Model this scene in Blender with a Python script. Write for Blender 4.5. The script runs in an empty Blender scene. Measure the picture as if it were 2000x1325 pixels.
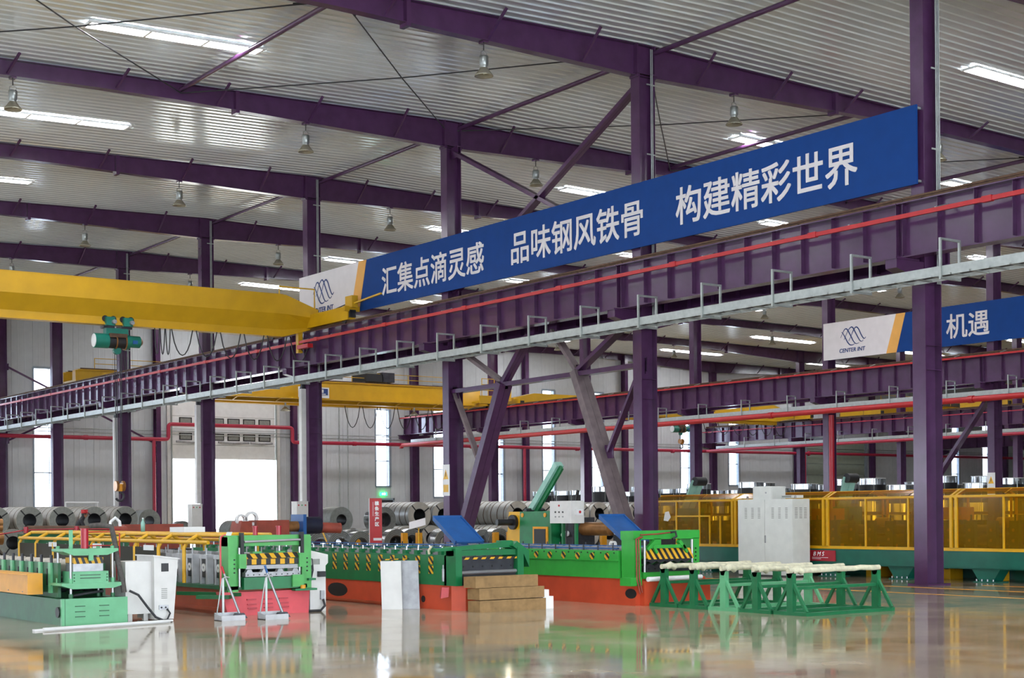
import bpy, math, random
from mathutils import Vector, Matrix
random.seed(7)
SC = bpy.context.scene
COL = SC.collection
# ---------------------------------------------------------------- camera, world, exposure
# X = across the halls, Y = along the hall towards the end wall, Z = up (metres)
YAW, EYE = 0.6252, 1.394
cam_d = bpy.data.cameras.new('camera')
cam_d.sensor_width = 36.0
cam_d.lens = 2915.0 / 2000.0 * 36.0
cam_d.shift_y = (1004.0 - 662.5) / 2000.0
cam_d.clip_end = 400
cam = bpy.data.objects.new('camera', cam_d)
COL.objects.link(cam)
cam.matrix_world = Matrix.Translation((0, 0, EYE)) @ Matrix.Rotation(-YAW, 4, 'Z') @ Matrix.Rotation(math.pi/2, 4, 'X') @ Matrix.Rotation(-0.0086, 4, 'Z')
SC.camera = cam
W_ = bpy.data.worlds.new('overcast_sky'); SC.world = W_
W_.use_nodes = True
bg = W_.node_tree.nodes['Background']
bg.inputs[0].default_value = (0.82, 0.91, 1.0, 1)
bg.inputs[1].default_value = 1.0
SC.view_settings.view_transform = 'Standard'
SC.view_settings.look = 'None'
SC.view_settings.gamma = 1
SC.view_settings.use_curve_mapping = False
SC.view_settings.exposure = 3.72
SKYLIGHT = 3.8
SC.cycles.max_bounces = 6; SC.cycles.diffuse_bounces = 3; SC.cycles.glossy_bounces = 3; SC.cycles.transparent_max_bounces = 6

# ---------------------------------------------------------------- materials
def lin(h):
    h = h.lstrip('#'); o = []
    for i in (0, 2, 4):
        c = int(h[i:i+2], 16) / 255
        o.append(c/12.92 if c <= .04045 else ((c+.055)/1.055)**2.4)
    return (*o, 1)
def paint(name, hexc, rough=.45, metal=0., var=.12, scale=6., bump=0., spec=.5, coat=0.):
    m = bpy.data.materials.new(name); m.use_nodes = True
    nt = m.node_tree; b = nt.nodes['Principled BSDF']
    c = lin(hexc)
    tc = nt.nodes.new('ShaderNodeTexCoord')
    n = nt.nodes.new('ShaderNodeTexNoise'); n.inputs['Scale'].default_value = scale; n.inputs['Detail'].default_value = 5
    nt.links.new(tc.outputs['Object'], n.inputs['Vector'])
    r = nt.nodes.new('ShaderNodeValToRGB')
    r.color_ramp.elements[0].position = .3; r.color_ramp.elements[1].position = .7
    r.color_ramp.elements[0].color = tuple(max(0, x*(1-var)) for x in c[:3]) + (1,)
    r.color_ramp.elements[1].color = tuple(min(1, x*(1+var)) for x in c[:3]) + (1,)
    nt.links.new(n.outputs['Fac'], r.inputs['Fac']); nt.links.new(r.outputs['Color'], b.inputs['Base Color'])
    b.inputs['Roughness'].default_value = rough; b.inputs['Metallic'].default_value = metal
    b.inputs['Specular IOR Level'].default_value = spec
    b.inputs['Coat Weight'].default_value = coat
    if bump:
        bp = nt.nodes.new('ShaderNodeBump'); bp.inputs['Strength'].default_value = bump; bp.inputs['Distance'].default_value = .01
        nt.links.new(n.outputs['Fac'], bp.inputs['Height']); nt.links.new(bp.outputs['Normal'], b.inputs['Normal'])
    return m
def glow(name, hexc, s):
    m = bpy.data.materials.new(name); m.use_nodes = True; nt = m.node_tree
    b = nt.nodes['Principled BSDF']; b.inputs['Base Color'].default_value = lin(hexc)
    b.inputs['Emission Color'].default_value = lin(hexc); b.inputs['Emission Strength'].default_value = s
    return m
def hazard(name, period, slant, ca='#d8a21c', cb='#15151a', axis=(1, 0, 0), up=(0, 0, 1)):
    m = bpy.data.materials.new(name); m.use_nodes = True; nt = m.node_tree; b = nt.nodes['Principled BSDF']
    tc = nt.nodes.new('ShaderNodeTexCoord')
    d = nt.nodes.new('ShaderNodeVectorMath'); d.operation = 'DOT_PRODUCT'
    d.inputs[1].default_value = tuple((a + slant*u)/period for a, u in zip(axis, up))
    nt.links.new(tc.outputs['Object'], d.inputs[0])
    fr = nt.nodes.new('ShaderNodeMath'); fr.operation = 'FRACT'; nt.links.new(d.outputs['Value'], fr.inputs[0])
    g = nt.nodes.new('ShaderNodeMath'); g.operation = 'GREATER_THAN'; g.inputs[1].default_value = .5; nt.links.new(fr.outputs[0], g.inputs[0])
    mx = nt.nodes.new('ShaderNodeMix'); mx.data_type = 'RGBA'
    mx.inputs['A'].default_value = lin(ca); mx.inputs['B'].default_value = lin(cb)
    nt.links.new(g.outputs[0], mx.inputs['Factor']); nt.links.new(mx.outputs['Result'], b.inputs['Base Color'])
    b.inputs['Roughness'].default_value = .5
    return m
def tinted(name, hexc, opacity, rough=.05, veil=None):
    m = bpy.data.materials.new(name); m.use_nodes = True; nt = m.node_tree; nt.nodes.clear()
    out = nt.nodes.new('ShaderNodeOutputMaterial')
    tr = nt.nodes.new('ShaderNodeBsdfTransparent'); tr.inputs[0].default_value = lin(hexc)
    pr = nt.nodes.new('ShaderNodeBsdfPrincipled'); pr.inputs['Base Color'].default_value = lin(veil or hexc); pr.inputs['Roughness'].default_value = rough
    mx = nt.nodes.new('ShaderNodeMixShader'); mx.inputs[0].default_value = opacity
    nt.links.new(tr.outputs[0], mx.inputs[1]); nt.links.new(pr.outputs[0], mx.inputs[2]); nt.links.new(mx.outputs[0], out.inputs[0])
    return m
def floor_material():
    m = bpy.data.materials.new('polished_floor'); m.use_nodes = True; nt = m.node_tree; b = nt.nodes['Principled BSDF']
    tc = nt.nodes.new('ShaderNodeTexCoord')
    n = nt.nodes.new('ShaderNodeTexNoise'); n.inputs['Scale'].default_value = .55; n.inputs['Detail'].default_value = 10; n.inputs['Roughness'].default_value = .65
    nt.links.new(tc.outputs['Object'], n.inputs['Vector'])
    r = nt.nodes.new('ShaderNodeValToRGB'); e = r.color_ramp.elements
    e[0].position = .3; e[0].color = lin('#8f806a'); e[1].position = .7; e[1].color = lin('#b8aa92')
    nt.links.new(n.outputs['Fac'], r.inputs['Fac']); nt.links.new(r.outputs['Color'], b.inputs['Base Color'])
    n2 = nt.nodes.new('ShaderNodeTexNoise'); n2.inputs['Scale'].default_value = 1.1; n2.inputs['Detail'].default_value = 6
    nt.links.new(tc.outputs['Object'], n2.inputs['Vector'])
    mr = nt.nodes.new('ShaderNodeMapRange'); mr.inputs['From Min'].default_value = .35; mr.inputs['From Max'].default_value = .7
    mr.inputs['To Min'].default_value = .04; mr.inputs['To Max'].default_value = .15
    nt.links.new(n2.outputs['Fac'], mr.inputs['Value']); nt.links.new(mr.outputs['Result'], b.inputs['Roughness'])
    n3 = nt.nodes.new('ShaderNodeTexNoise'); n3.inputs['Scale'].default_value = 2.2; n3.inputs['Detail'].default_value = 3
    nt.links.new(tc.outputs['Object'], n3.inputs['Vector'])
    bp = nt.nodes.new('ShaderNodeBump'); bp.inputs['Strength'].default_value = .12; bp.inputs['Distance'].default_value = .006
    nt.links.new(n3.outputs['Fac'], bp.inputs['Height']); nt.links.new(bp.outputs['Normal'], b.inputs['Normal'])
    b.inputs['IOR'].default_value = 1.42
    return m
M = dict(
    floor=floor_material(),
    ceil=paint('ceiling_sheet', '#dfe6e8', .17, .35, .04, 2, spec=.8),
    wall=paint('wall_panel_paint', '#bfc2c6', .45, 0, .04, 3),
    wallrear=paint('wall_sheet', '#a9acac', .6, 0, .04, 3),
    frame=paint('window_frame', '#8f9aa6', .4, .2),
    purple=paint('purple_steel', '#4c2c50', .2, 0, .14, 3, spec=.6),
    purpled=paint('dusty_purple_steel', '#6e5f62', .6, 0, .2, 5),
    rust=paint('rusty_rail', '#5c4434', .75, .2, .3, 9),
    yellow=paint('crane_yellow', '#c4970e', .4, 0, .08, 2),
    yellowp=paint('guard_yellow', '#d9a414', .38, 0, .08, 5),
    orange=paint('orange_yellow', '#d8951a', .42, 0, .08, 5),
    galv=paint('galvanised', '#a5aaa8', .42, .55, .12, 8),
    red=paint('bright_red', '#b01820', .4, 0, .08, 5),
    fire=paint('fire_pipe_red', '#a31f3c', .4, 0, .1, 5),
    dred=paint('dark_red', '#a51a2c', .35, 0, .1, 5),
    blue=paint('banner_blue', '#053b80', .6, 0, .05, 3, spec=.2),
    dblue=paint('machine_blue', '#16508f', .42, 0, .12, 6),
    white=paint('white_paint', '#dedede', .45, 0, .05, 4),
    offwhite=paint('banner_white', '#d9d4d6', .5, 0, .04, 3),
    amber=paint('banner_amber', '#e2a650', .5, 0, .05, 3),
    navy=paint('logo_navy', '#1c3a78', .5, 0, .05, 3),
    cab=paint('cabinet_white', '#cfcdca', .42, 0, .06, 5),
    cabg=paint('cabinet_grey', '#d4d5d0', .45, 0, .05, 5),
    g1=paint('mint_green', '#60a87a', .4, 0, .1, 6),
    g1d=paint('leaf_green_dark', '#1a5a34', .45, 0, .2, 5),
    g2=paint('press_green', '#50a657', .42, 0, .12, 6),
    g3=paint('deep_green', '#0a6c3c', .4, 0, .14, 5),
    g4=paint('bright_green', '#319f3a', .42, 0, .1, 5),
    g5=paint('teal_green', '#0d5c4c', .4, 0, .12, 4),
    g6=paint('trestle_green', '#13693f', .42, 0, .18, 7),
    g7=paint('pale_teal', '#8fbcae', .4, 0, .1, 5),
    hoist=paint('hoist_green', '#0f7060', .4, 0, .12, 5),
    rbase=paint('red_base', '#c5492a', .42, 0, .1, 4),
    rbase2=paint('brown_red_base', '#a34524', .5, 0, .15, 4),
    pink=paint('rose_red', '#cf5058', .35, 0, .12, 5),
    rustred=paint('rust_red', '#8a3a2a', .6, 0, .2, 6),
    tan=paint('bronze_metal', '#96683a', .35, .5, .25, 6),
    wood=paint('timber', '#8f7048', .75, 0, .22, 9, bump=.3),
    card=paint('cardboard', '#b59670', .8, 0, .12, 6),
    black=paint('black', '#17171b', .5, 0, .1, 6),
    dark=paint('dark_steel', '#3a3a40', .45, .5, .25, 8),
    steel=paint('grey_steel', '#97979a', .42, .5, .18, 9),
    chrome=paint('chrome', '#98989b', .3, .6, .05, 5),
    coil=paint('coil_steel', '#b6b7b4', .36, .6, .15, 3),
    coilf=paint('coil_end', '#8b8d88', .5, .45, .15, 10),
    silver=paint('slit_coil', '#c9ccd0', .2, .9, .1, 3),
    wrap=paint('coil_wrap', '#b3ada2', .5, .1, .15, 4),
    foam=paint('white_foam', '#efefef', .7, 0, .02, 4),
    cloth=paint('cloth_wrap', '#cfc9ae', .85, 0, .18, 14, bump=.5),
    rubber=paint('rubber', '#26262a', .6, 0, .15, 8),
    hose=paint('ribbed_hose', '#4c4744', .7, 0, .3, 30),
    drumnavy=paint('dark_drum', '#1c1f33', .4, .2, .2, 6),
    standg=paint('stand_grey', '#b4b4b8', .4, .15, .12, 10),
    door2=paint('greenish_door', '#868e82', .55, 0, .06, 4),
    skin=paint('skin', '#a9775c', .6, 0, .05, 5),
    jacket=paint('dark_jacket', '#2b2b30', .8, 0, .2, 8),
    lampm=paint('lamp_metal', '#8b8e8c', .3, .7, .12, 8),
    lampg=paint('lamp_reflector', '#a6a190', .25, .55, .1, 8),
    ambern=tinted('amber_panel', '#ecc860', .3, .1, '#a8821a'),
    glass=tinted('window_glass', '#f4f8ff', .06, .02),
    sky=glow('skylight_panel', '#fbfbff', SKYLIGHT),
    lamp_on=glow('lit_lamp', '#fff3d8', 12),
    exitg=glow('exit_sign_green', '#1fae52', .8), exitw=glow('exit_sign_white', '#e9fff0', 1.2),
    blacktext=paint('print_grey', '#55565a', .5),
    strip1=hazard('hazard_die', .082, .35), strip2=hazard('hazard_bar', .148, .35),
    strip2b=hazard('hazard_bar_low', .148, 0), strip3=hazard('hazard_thin', .15, -1.0), strip4=hazard('hazard_apron', .112, .35),
    tag=hazard('hazard_tag', .12, -1.1, axis=(0, 1, 0)),
)
# ---------------------------------------------------------------- geometry helpers
OFF = {}
CACHE = {}
class B:
    """collects simple solids; obj() links them as ONE mesh object"""
    def __init__(s): s.v = []; s.f = []; s.sm = []
    def add(s, vs, fs, sm=False):
        n = len(s.v); s.v += [tuple(v) for v in vs]
        s.f += [tuple(i+n for i in f) for f in fs]; s.sm += [sm]*len(fs); return s
    def box(s, x0, x1, y0, y1, z0, z1):
        if x0 > x1: x0, x1 = x1, x0
        if y0 > y1: y0, y1 = y1, y0
        if z0 > z1: z0, z1 = z1, z0
        return s.add([(x0,y0,z0),(x1,y0,z0),(x1,y1,z0),(x0,y1,z0),(x0,y0,z1),(x1,y0,z1),(x1,y1,z1),(x0,y1,z1)],
                     [(0,3,2,1),(4,5,6,7),(0,1,5,4),(1,2,6,5),(2,3,7,6),(3,0,4,7)])
    def cbox(s, c, sz): return s.box(c[0]-sz[0]/2, c[0]+sz[0]/2, c[1]-sz[1]/2, c[1]+sz[1]/2, c[2]-sz[2]/2, c[2]+sz[2]/2)
    def bar(s, p, q, w, h, up=(0, 0, 1)):
        p, q, up = Vector(p), Vector(q), Vector(up); a = (q-p).normalized()
        if abs(a.dot(up)) > .99: up = Vector((0, 1, 0))
        r = a.cross(up).normalized(); u = r.cross(a).normalized(); r *= w/2; u *= h/2
        return s.add([p-r-u, p+r-u, p+r+u, p-r+u, q-r-u, q+r-u, q+r+u, q-r+u],
                     [(0,1,2,3),(7,6,5,4),(0,4,5,1),(1,5,6,2),(2,6,7,3),(3,7,4,0)])
    def cyl(s, p, q, r, n=12, r2=None, caps=True):
        p, q = Vector(p), Vector(q); a = (q-p).normalized(); r2 = r if r2 is None else r2
        t = Vector((0, 0, 1)) if abs(a.z) < .9 else Vector((1, 0, 0))
        x = a.cross(t).normalized(); y = a.cross(x)
        c = [(x*math.cos(2*math.pi*i/n) + y*math.sin(2*math.pi*i/n)) for i in range(n)]
        A = [p+k*r for k in c]; Bq = [q+k*r2 for k in c]
        s.add(A+Bq, [(i, i+n, (i+1) % n+n, (i+1) % n) for i in range(n)], True)
        if caps: s.add(A+Bq, [tuple(range(n)), tuple(range(2*n-1, n-1, -1))])
        return s
    def ring(s, p, q, ro, ri, n=24):
        p, q = Vector(p), Vector(q); a = (q-p).normalized()
        t = Vector((0, 0, 1)) if abs(a.z) < .9 else Vector((1, 0, 0))
        x = a.cross(t).normalized(); y = a.cross(x)
        c = [(x*math.cos(2*math.pi*i/n) + y*math.sin(2*math.pi*i/n)) for i in range(n)]
        O0, O1, I0, I1 = [p+k*ro for k in c], [q+k*ro for k in c], [p+k*ri for k in c], [q+k*ri for k in c]
        s.add(O0+O1, [(i, i+n, (i+1) % n+n, (i+1) % n) for i in range(n)], True)
        s.add(I0+I1, [((i+1) % n, (i+1) % n+n, i+n, i) for i in range(n)], True)
        s.add(O0+I0, [(i, (i+1) % n, (i+1) % n+n, i+n) for i in range(n)])
        s.add(O1+I1, [(i+n, (i+1) % n+n, (i+1) % n, i) for i in range(n)]); return s
    def tube(s, pts, r, n=8):
        pts = [Vector(p) for p in pts]; rings = []; x = None
        for i, p in enumerate(pts):
            d = (pts[min(i+1, len(pts)-1)] - pts[max(i-1, 0)]).normalized()
            if x is None:
                t = Vector((0, 0, 1)) if abs(d.z) < .9 else Vector((1, 0, 0)); x = d.cross(t).normalized()
            else: x = (x - d*x.dot(d)).normalized()
            y = d.cross(x); rings.append([p + (x*math.cos(2*math.pi*k/n) + y*math.sin(2*math.pi*k/n))*r for k in range(n)])
        vs = [v for g in rings for v in g]; fs = []
        for i in range(len(rings)-1):
            fs += [(i*n+k, i*n+(k+1) % n, (i+1)*n+(k+1) % n, (i+1)*n+k) for k in range(n)]
        s.add(vs, fs, True)
        m = (len(rings)-1)*n
        s.add(rings[0]+rings[-1], [tuple(range(n-1, -1, -1)), tuple(range(n, 2*n))]); return s
    def prism(s, pts, vec):
        """polygon pts (3D) swept by vec"""
        n = len(pts); v = Vector(vec); a = [Vector(p) for p in pts]; b = [p+v for p in a]
        s.add(a+b, [tuple(range(n-1, -1, -1)), tuple(range(n, 2*n))] + [(i, (i+1) % n, (i+1) % n+n, i+n) for i in range(n)]); return s
    def lathe(s, prof, c=(0, 0, 0), n=16, axis='Z'):
        vs = []; fs = []
        for r, z in prof:
            for k in range(n):
                a = 2*math.pi*k/n; p = (r*math.cos(a), r*math.sin(a), z)
                if axis == 'X': p = (p[2], p[0], p[1])
                if axis == 'Y': p = (p[1], p[2], p[0])
                vs.append((p[0]+c[0], p[1]+c[1], p[2]+c[2]))
        for i in range(len(prof)-1): fs += [(i*n+k, i*n+(k+1) % n, (i+1)*n+(k+1) % n, (i+1)*n+k) for k in range(n)]
        s.add(vs, fs, True); return s
    def mesh(s, name, mat, off=(0, 0, 0)):
        me = bpy.data.meshes.new(name)
        me.from_pydata([(v[0]-off[0], v[1]-off[1], v[2]-off[2]) for v in s.v], [], s.f)
        me.polygons.foreach_set('use_smooth', s.sm)
        me.materials.append(M[mat] if isinstance(mat, str) else mat); me.update(); return me
    def obj(s, name, mat, parent=None, loc=None, label=None):
        off = OFF.get(parent, Vector((0, 0, 0))) if parent else Vector(loc or (0, 0, 0))
        o = bpy.data.objects.new(name, s.mesh(name, mat, off)); COL.objects.link(o)
        if parent: o.parent = parent; OFF[o] = off
        else: o.location = off; OFF[o] = off
        if label: o['label'] = label
        return o
def place(name, mesh, parent, loc, scale=None, rotz=0):
    """another object that shares a mesh, put at loc (world) under parent"""
    o = bpy.data.objects.new(name, mesh); COL.objects.link(o); o.parent = parent
    o.location = Vector(loc) - OFF.get(parent, Vector((0, 0, 0)))
    if scale: o.scale = scale
    if rotz: o.rotation_euler = (0, 0, rotz)
    return o
def tag(o, label, cat, group=None):
    o['label'] = label; o['category'] = cat
    if group: o['group'] = group
    return o
def thing(name, loc, label, cat, group=None, world=True, rotz=0):
    o = bpy.data.objects.new(name, None); o.empty_display_size = .2; COL.objects.link(o)
    o.location = loc; o.rotation_euler = (0, 0, rotz)
    OFF[o] = Vector(loc) if world else Vector((0, 0, 0))
    return tag(o, label, cat, group)
def struct(o): o['kind'] = 'structure'; return o
def copy_tree(o, loc, label=None, rotz=None, parent=None):
    c = o.copy(); COL.objects.link(c)
    if parent: c.parent = parent
    else:
        c.location = loc
        if rotz is not None: c.rotation_euler = (0, 0, rotz)
        if label: c['label'] = label
    for ch in o.children: copy_tree(ch, None, parent=c)
    return c
ORD = ['first', 'second', 'third', 'fourth', 'fifth', 'sixth', 'seventh', 'eighth', 'ninth', 'tenth', 'eleventh', 'twelfth',
       'thirteenth', 'fourteenth', 'fifteenth', 'sixteenth', 'seventeenth', 'eighteenth', 'nineteenth', 'twentieth']
def text(name, body, size, origin, ex, ey, mat, parent, bold=0., shear=0., align='LEFT', depth=.004, sx=1.0):
    """lettering laid on a plane: ex = reading direction, ey = up on the plane"""
    cu = bpy.data.curves.new('lettering', 'FONT'); cu.body = body; cu.size = size; cu.shear = shear
    cu.align_x = align; cu.extrude = depth; cu.resolution_u = 3
    t = bpy.data.objects.new('lettering', cu); COL.objects.link(t)
    dg = bpy.context.evaluated_depsgraph_get()
    me = bpy.data.meshes.new_from_object(t.evaluated_get(dg)); bpy.data.objects.remove(t); bpy.data.curves.remove(cu)
    ex, ey = Vector(ex), Vector(ey); ez = ex.cross(ey)
    mt = Matrix((ex*sx, ey, ez)).transposed().to_4x4(); mt.translation = Vector(origin) - OFF.get(parent, Vector((0, 0, 0)))
    if bold:
        v0 = [v.co.copy() for v in me.vertices]; f0 = [tuple(p.vertices) for p in me.polygons]; vs = []; fs = []
        for dx, dy in ((-1, -1), (1, -1), (-1, 1), (1, 1), (0, 0)):
            n = len(vs); vs += [(v.x+dx*bold, v.y+dy*bold, v.z+.0004*(dx+2*dy)) for v in v0]; fs += [tuple(i+n for i in f) for f in f0]
        me = bpy.data.meshes.new(name); me.from_pydata(vs, [], fs)
    me.transform(mt); me.materials.clear(); me.materials.append(M[mat]); me.name = name
    o = bpy.data.objects.new(name, me); COL.objects.link(o); o.parent = parent; return o
# ================================================================ THE BUILDING
WA, SPAN, BAY, L1 = 22.6, 23.85, 8.0, 18.03
ROW = [WA + SPAN*k for k in range(5)]           # column rows A..E
FR = [L1 + BAY*i for i in range(8)]             # frames along the hall
LW = 74.2                                      # inner face of the end wall
def zr(w): return 12.13 - (.03*(WA-w) if w < WA else .012*(w-WA))     # rafter top

# ---- floor
fl = struct(B().box(-16, 121, -16, 110, -.25, 0).obj('floor', 'floor'))
for (p, q, w) in (((21.72, 12), (21.72, 60), .1), ((20.1, 10), (20.1, 27), .09), ((23.1, 5), (23.1, 17.2), .09)):
    B().box(p[0]-w/2, p[0]+w/2, p[1], q[1], 0, .003).obj('painted_line', 'orange', fl, label='yellow line painted on the floor')

# ---- ceiling: ribbed sheet, ribs running down the slope
b = B(); xs = [-16, WA, 121]; ys = []
y = -16.
while y < 75.2:
    ys += [(y, 0), (y+.2, 0), (y+.225, -.025), (y+.275, -.025)]; y += .3
zc = lambda w: zr(w) + .05
vs = []; fs = []
for yy, dz in ys:
    for x in xs: vs.append((x, yy, zc(x)+dz))
for i in range(len(ys)-1):
    for k in range(2): a = i*3+k; fs.append((a, a+3, a+4, a+1))
b.add(vs, fs); ceil = struct(b.obj('ceiling', 'ceil'))

# ---- skylights, each a framed run of translucent panels
n = 0
SKY = [(11.2, 15.2, range(-2, 7)), (30.05, 34.05, range(-2, 7)), (39.3, 43.3, range(0, 7)), (51.3, 55.3, range(1, 7)), (62.8, 67.8, range(1, 7)), (76, 80, range(2, 7)), (1.5, 5.5, range(-2, 4))]
hallw = {11.2: 'over the nearest hall', 30.05: 'over the second hall, near side', 39.3: 'over the second hall, far side', 51.3: 'over the third hall, near side', 62.8: 'over the third hall, far side', 76: 'over the farthest hall', 1.5: 'at the far left'}
for x0, x1, rg in SKY:
    for i in rg:
        yc = L1 + BAY*i + 4.6; z = zc((x0+x1)/2) - .055
        s = thing('skylight', ((x0+x1)/2, yc, z), 'long bright roof skylight %s, %s bay from end wall' % (hallw[x0], ORD[6-i]), 'skylight', 'roof skylights')
        m = 3; w = (x1-x0)/m
        dz = lambda x: zc(x) - .05
        for k in range(m):
            a, c = x0+k*w+.03, x0+(k+1)*w-.03
            B().prism([(a, yc-.2, dz(a)), (c, yc-.2, dz(c)), (c, yc-.2, dz(c)-.015), (a, yc-.2, dz(a)-.015)], (0, .4, 0)).obj('panel', 'sky', s)
        for yy in (yc-.24, yc+.2):
            B().prism([(x0-.04, yy, dz(x0)+.02), (x1+.04, yy, dz(x1)+.02), (x1+.04, yy, dz(x1)-.03), (x0-.04, yy, dz(x0)-.03)], (0, .04, 0)).obj('frame', 'white', s)
        for k in range(m+1):
            a = x0+k*w; B().box(a-.03, a+.03, yc-.2, yc+.2, dz(a)-.03, dz(a)+.02).obj('glazing_bar', 'white', s)

# ---- end wall: cladding panels with joints, openings for windows and doors
WIN = [(24.2, 25.2, 1.9, 8.9), (43.9, 44.9, 3.02, 8.95), (47.85, 48.85, 2.4, 9.0), (52.0, 53.0, 2.1, 9.0), (55.92, 56.93, 2.4, 9.1),
       (59.85, 60.85, 2.7, 9.1), (63.9, 64.9, 2.7, 9.1), (67.45, 68.45, 2.8, 9.1), (71.87, 72.9, 3.2, 9.1), (95.75, 96.75, 2.6, 9.0), (99.6, 100.6, 2.6, 9.0), (20.0, 21.0, 1.9, 8.9), (16.2, 17.2, 1.9, 8.9), (12.4, 13.4, 1.9, 8.9), (9.2, 10.2, 1.9, 8.9), (-2.4, -1.4, 1.9, 8.9), (-6.2, -5.2, 1.9, 8.9)]
D1 = (31.45, 37.5, 0, 7.6)
D4 = (2.0, 8.5, 0, 6.0)
HOLES = WIN + [D1, D4]
def bands(x0, x1, zt):
    """solid z-bands of the wall between x0 and x1"""
    hs = sorted((h[2], h[3]) for h in HOLES if h[0] < x1-.01 and h[1] > x0+.01)
    z = 0; out = []
    for a, c in hs:
        if a > z: out.append((z, a))
        z = c
    out.append((z, zt)); return out
cuts = sorted(set([-16, 121] + [h[0] for h in HOLES] + [h[1] for h in HOLES]))
b = B()
for x0, x1 in zip(cuts, cuts[1:]):
    for a, c in bands(x0, x1, 12.4): b.box(x0, x1, LW+.03, LW+.2, a, c)
wall = struct(b.obj('wall_end', 'wallrear'))
PAN = {}
for x0, x1 in zip(cuts, cuts[1:]):
    if x0 < -10: x0 = -10.
    if x1 < x0 or x0 > 110: continue
    x1 = min(x1, 112.)
    k = max(1, round((x1-x0)/1.0)); w = (x1-x0)/k
    for j in range(k):
        for a, c in bands(x0, x1, 11.95):
            if c > 11.9: c = min(11.95, zr(x0+j*w)-.05)
            key = (round(w, 3), round(c-a, 2))
            if key not in PAN:
                q = B().box(.006, w-.006, 0, .045, .0, c-a-.0)
                for t in (.3, .62): q.prism([(w*t-.03, 0, 0), (w*t+.03, 0, 0), (w*t+.015, -.006, 0), (w*t-.015, -.006, 0)], (0, 0, c-a))
                PAN[key] = q.mesh('wall_panel', 'wall')
            place('wall_panel', PAN[key], wall, (x0+j*w, LW-.015, a))
struct(B().box(-16, 121, -16.2, -16, 6, 12).box(27, 121, -16.2, -16, 0, 6).obj('wall_back_light_block', 'wallrear'))  # unseen wall, opening shaped to keep daylight off the rafters and far halls
struct(B().box(-16.2, -16, -16, 75, 0, 2.4).box(-16.2, -16, -16, 75, 4.2, 11).obj('wall_left_light_block', 'wallrear'))  # unseen wall added to cut side daylight, open band sized for the lighting
struct(B().box(120.8, 121, -16, 75, 0, 11.2).obj('wall_right_light_block', 'wallrear'))  # unseen wall added to shut out sky brightness on the right

# ---- windows
for n, (x0, x1, z0, z1) in enumerate(WIN):
    w = struct(B().box(x0-.05, x0+.04, LW-.05, LW+.2, z0, z1).box(x1-.1, x1+.05, LW-.05, LW+.2, z0, z1).box(x0, x1, LW-.05, LW+.2, z0-.06, z0+.05).box(x0, x1, LW-.05, LW+.2, z1-.05, z1+.06).obj('window_%d' % (n+1), 'frame', loc=((x0+x1)/2, LW, z0)))
    zz = z0; k = 0; step = (z1-z0)/4
    for k in range(4):
        B().box(x0+.04, x1-.1, LW+.09, LW+.1, z0+k*step+.03, z0+(k+1)*step-.03).obj('pane', 'glass', w)
        if k: B().box(x0, x1, LW+.06, LW+.13, z0+k*step-.03, z0+k*step+.03).obj('transom', 'frame', w)
    B().box(x1-.2, x1-.17, LW+.05, LW+.13, z0, z1).obj('mullion', 'frame', w)

# ---- door 1: raised sectional door with a bright opening below
d = struct(B().box(31.2, 31.45, LW-.12, LW+.05, 0, 7.7).box(37.5, 37.75, LW-.12, LW+.05, 0, 7.7).box(31.2, 37.75, LW-.12, LW+.05, 7.6, 7.8).obj('door_1', 'cab', loc=(34.5, LW, 0)))
rows = [(4.45, 5.21, 0), (5.21, 6.03, 1), (6.03, 6.73, 1), (6.73, 7.6, 0)]
for a, c, lites in rows:
    s = B().box(31.47, 37.48, LW-.06, LW, a, c).obj('door_section', 'white', d)
    B().box(31.47, 37.48, LW-.064, LW-.06, c-.02, c).obj('joint', 'coilf', s)
    if lites:
        for k in range(6):
            x = 31.95 + k*.92
            B().box(x-.06, x+.66, LW-.08, LW-.055, a+.24, a+.62).obj('lite_frame', 'black', s)
            B().box(x, x+.6, LW-.09, LW-.07, a+.29, a+.57).obj('lite', 'coilf', s)
for x in (31.4, 37.5): B().box(x, x+.06, LW-.2, LW-.08, 0, 9.6).obj('track', 'galv', d)
B().cyl((31.4, LW-.22, 9.3), (37.6, LW-.22, 9.3), .05, 8).obj('spring_shaft', 'galv', d)
for x0, x1 in ((31.7, 33.4), (34.1, 35.9), (36.0, 37.3)):
    B().tube([(x0, LW-.12, 5.36), ((x0+x1)/2, LW-.14, 5.3), (x1, LW-.12, 5.36)], .06, 8).obj('rolled_curtain', 'steel', d)
# ---- door 2: closed sectional door further right
d = struct(B().box(79.2, 79.5, LW-.14, LW+.05, 0, 6.4).box(85.6, 85.9, LW-.14, LW+.05, 0, 6.4).box(79.2, 85.9, LW-.14, LW+.05, 6.4, 6.7).obj('door_2', 'frame', loc=(82.5, LW, 0)))
for k in range(8): B().box(79.5, 85.6, LW-.1, LW-.04, .8*k+.01, .8*k+.78).obj('door_section', 'door2', d)
# ---- door 4: wide open doorway further left
d = struct(B().box(1.75, 2.0, LW-.12, LW+.05, 0, 6.2).box(8.5, 8.75, LW-.12, LW+.05, 0, 6.2).box(1.75, 8.75, LW-.12, LW+.05, 6.0, 6.2).obj('door_4', 'cab', loc=(5, LW, 0)))
for x in (1.9, 8.55): B().box(x, x+.06, LW-.2, LW-.12, 0, 8.5).obj('track', 'galv', d)
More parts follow.
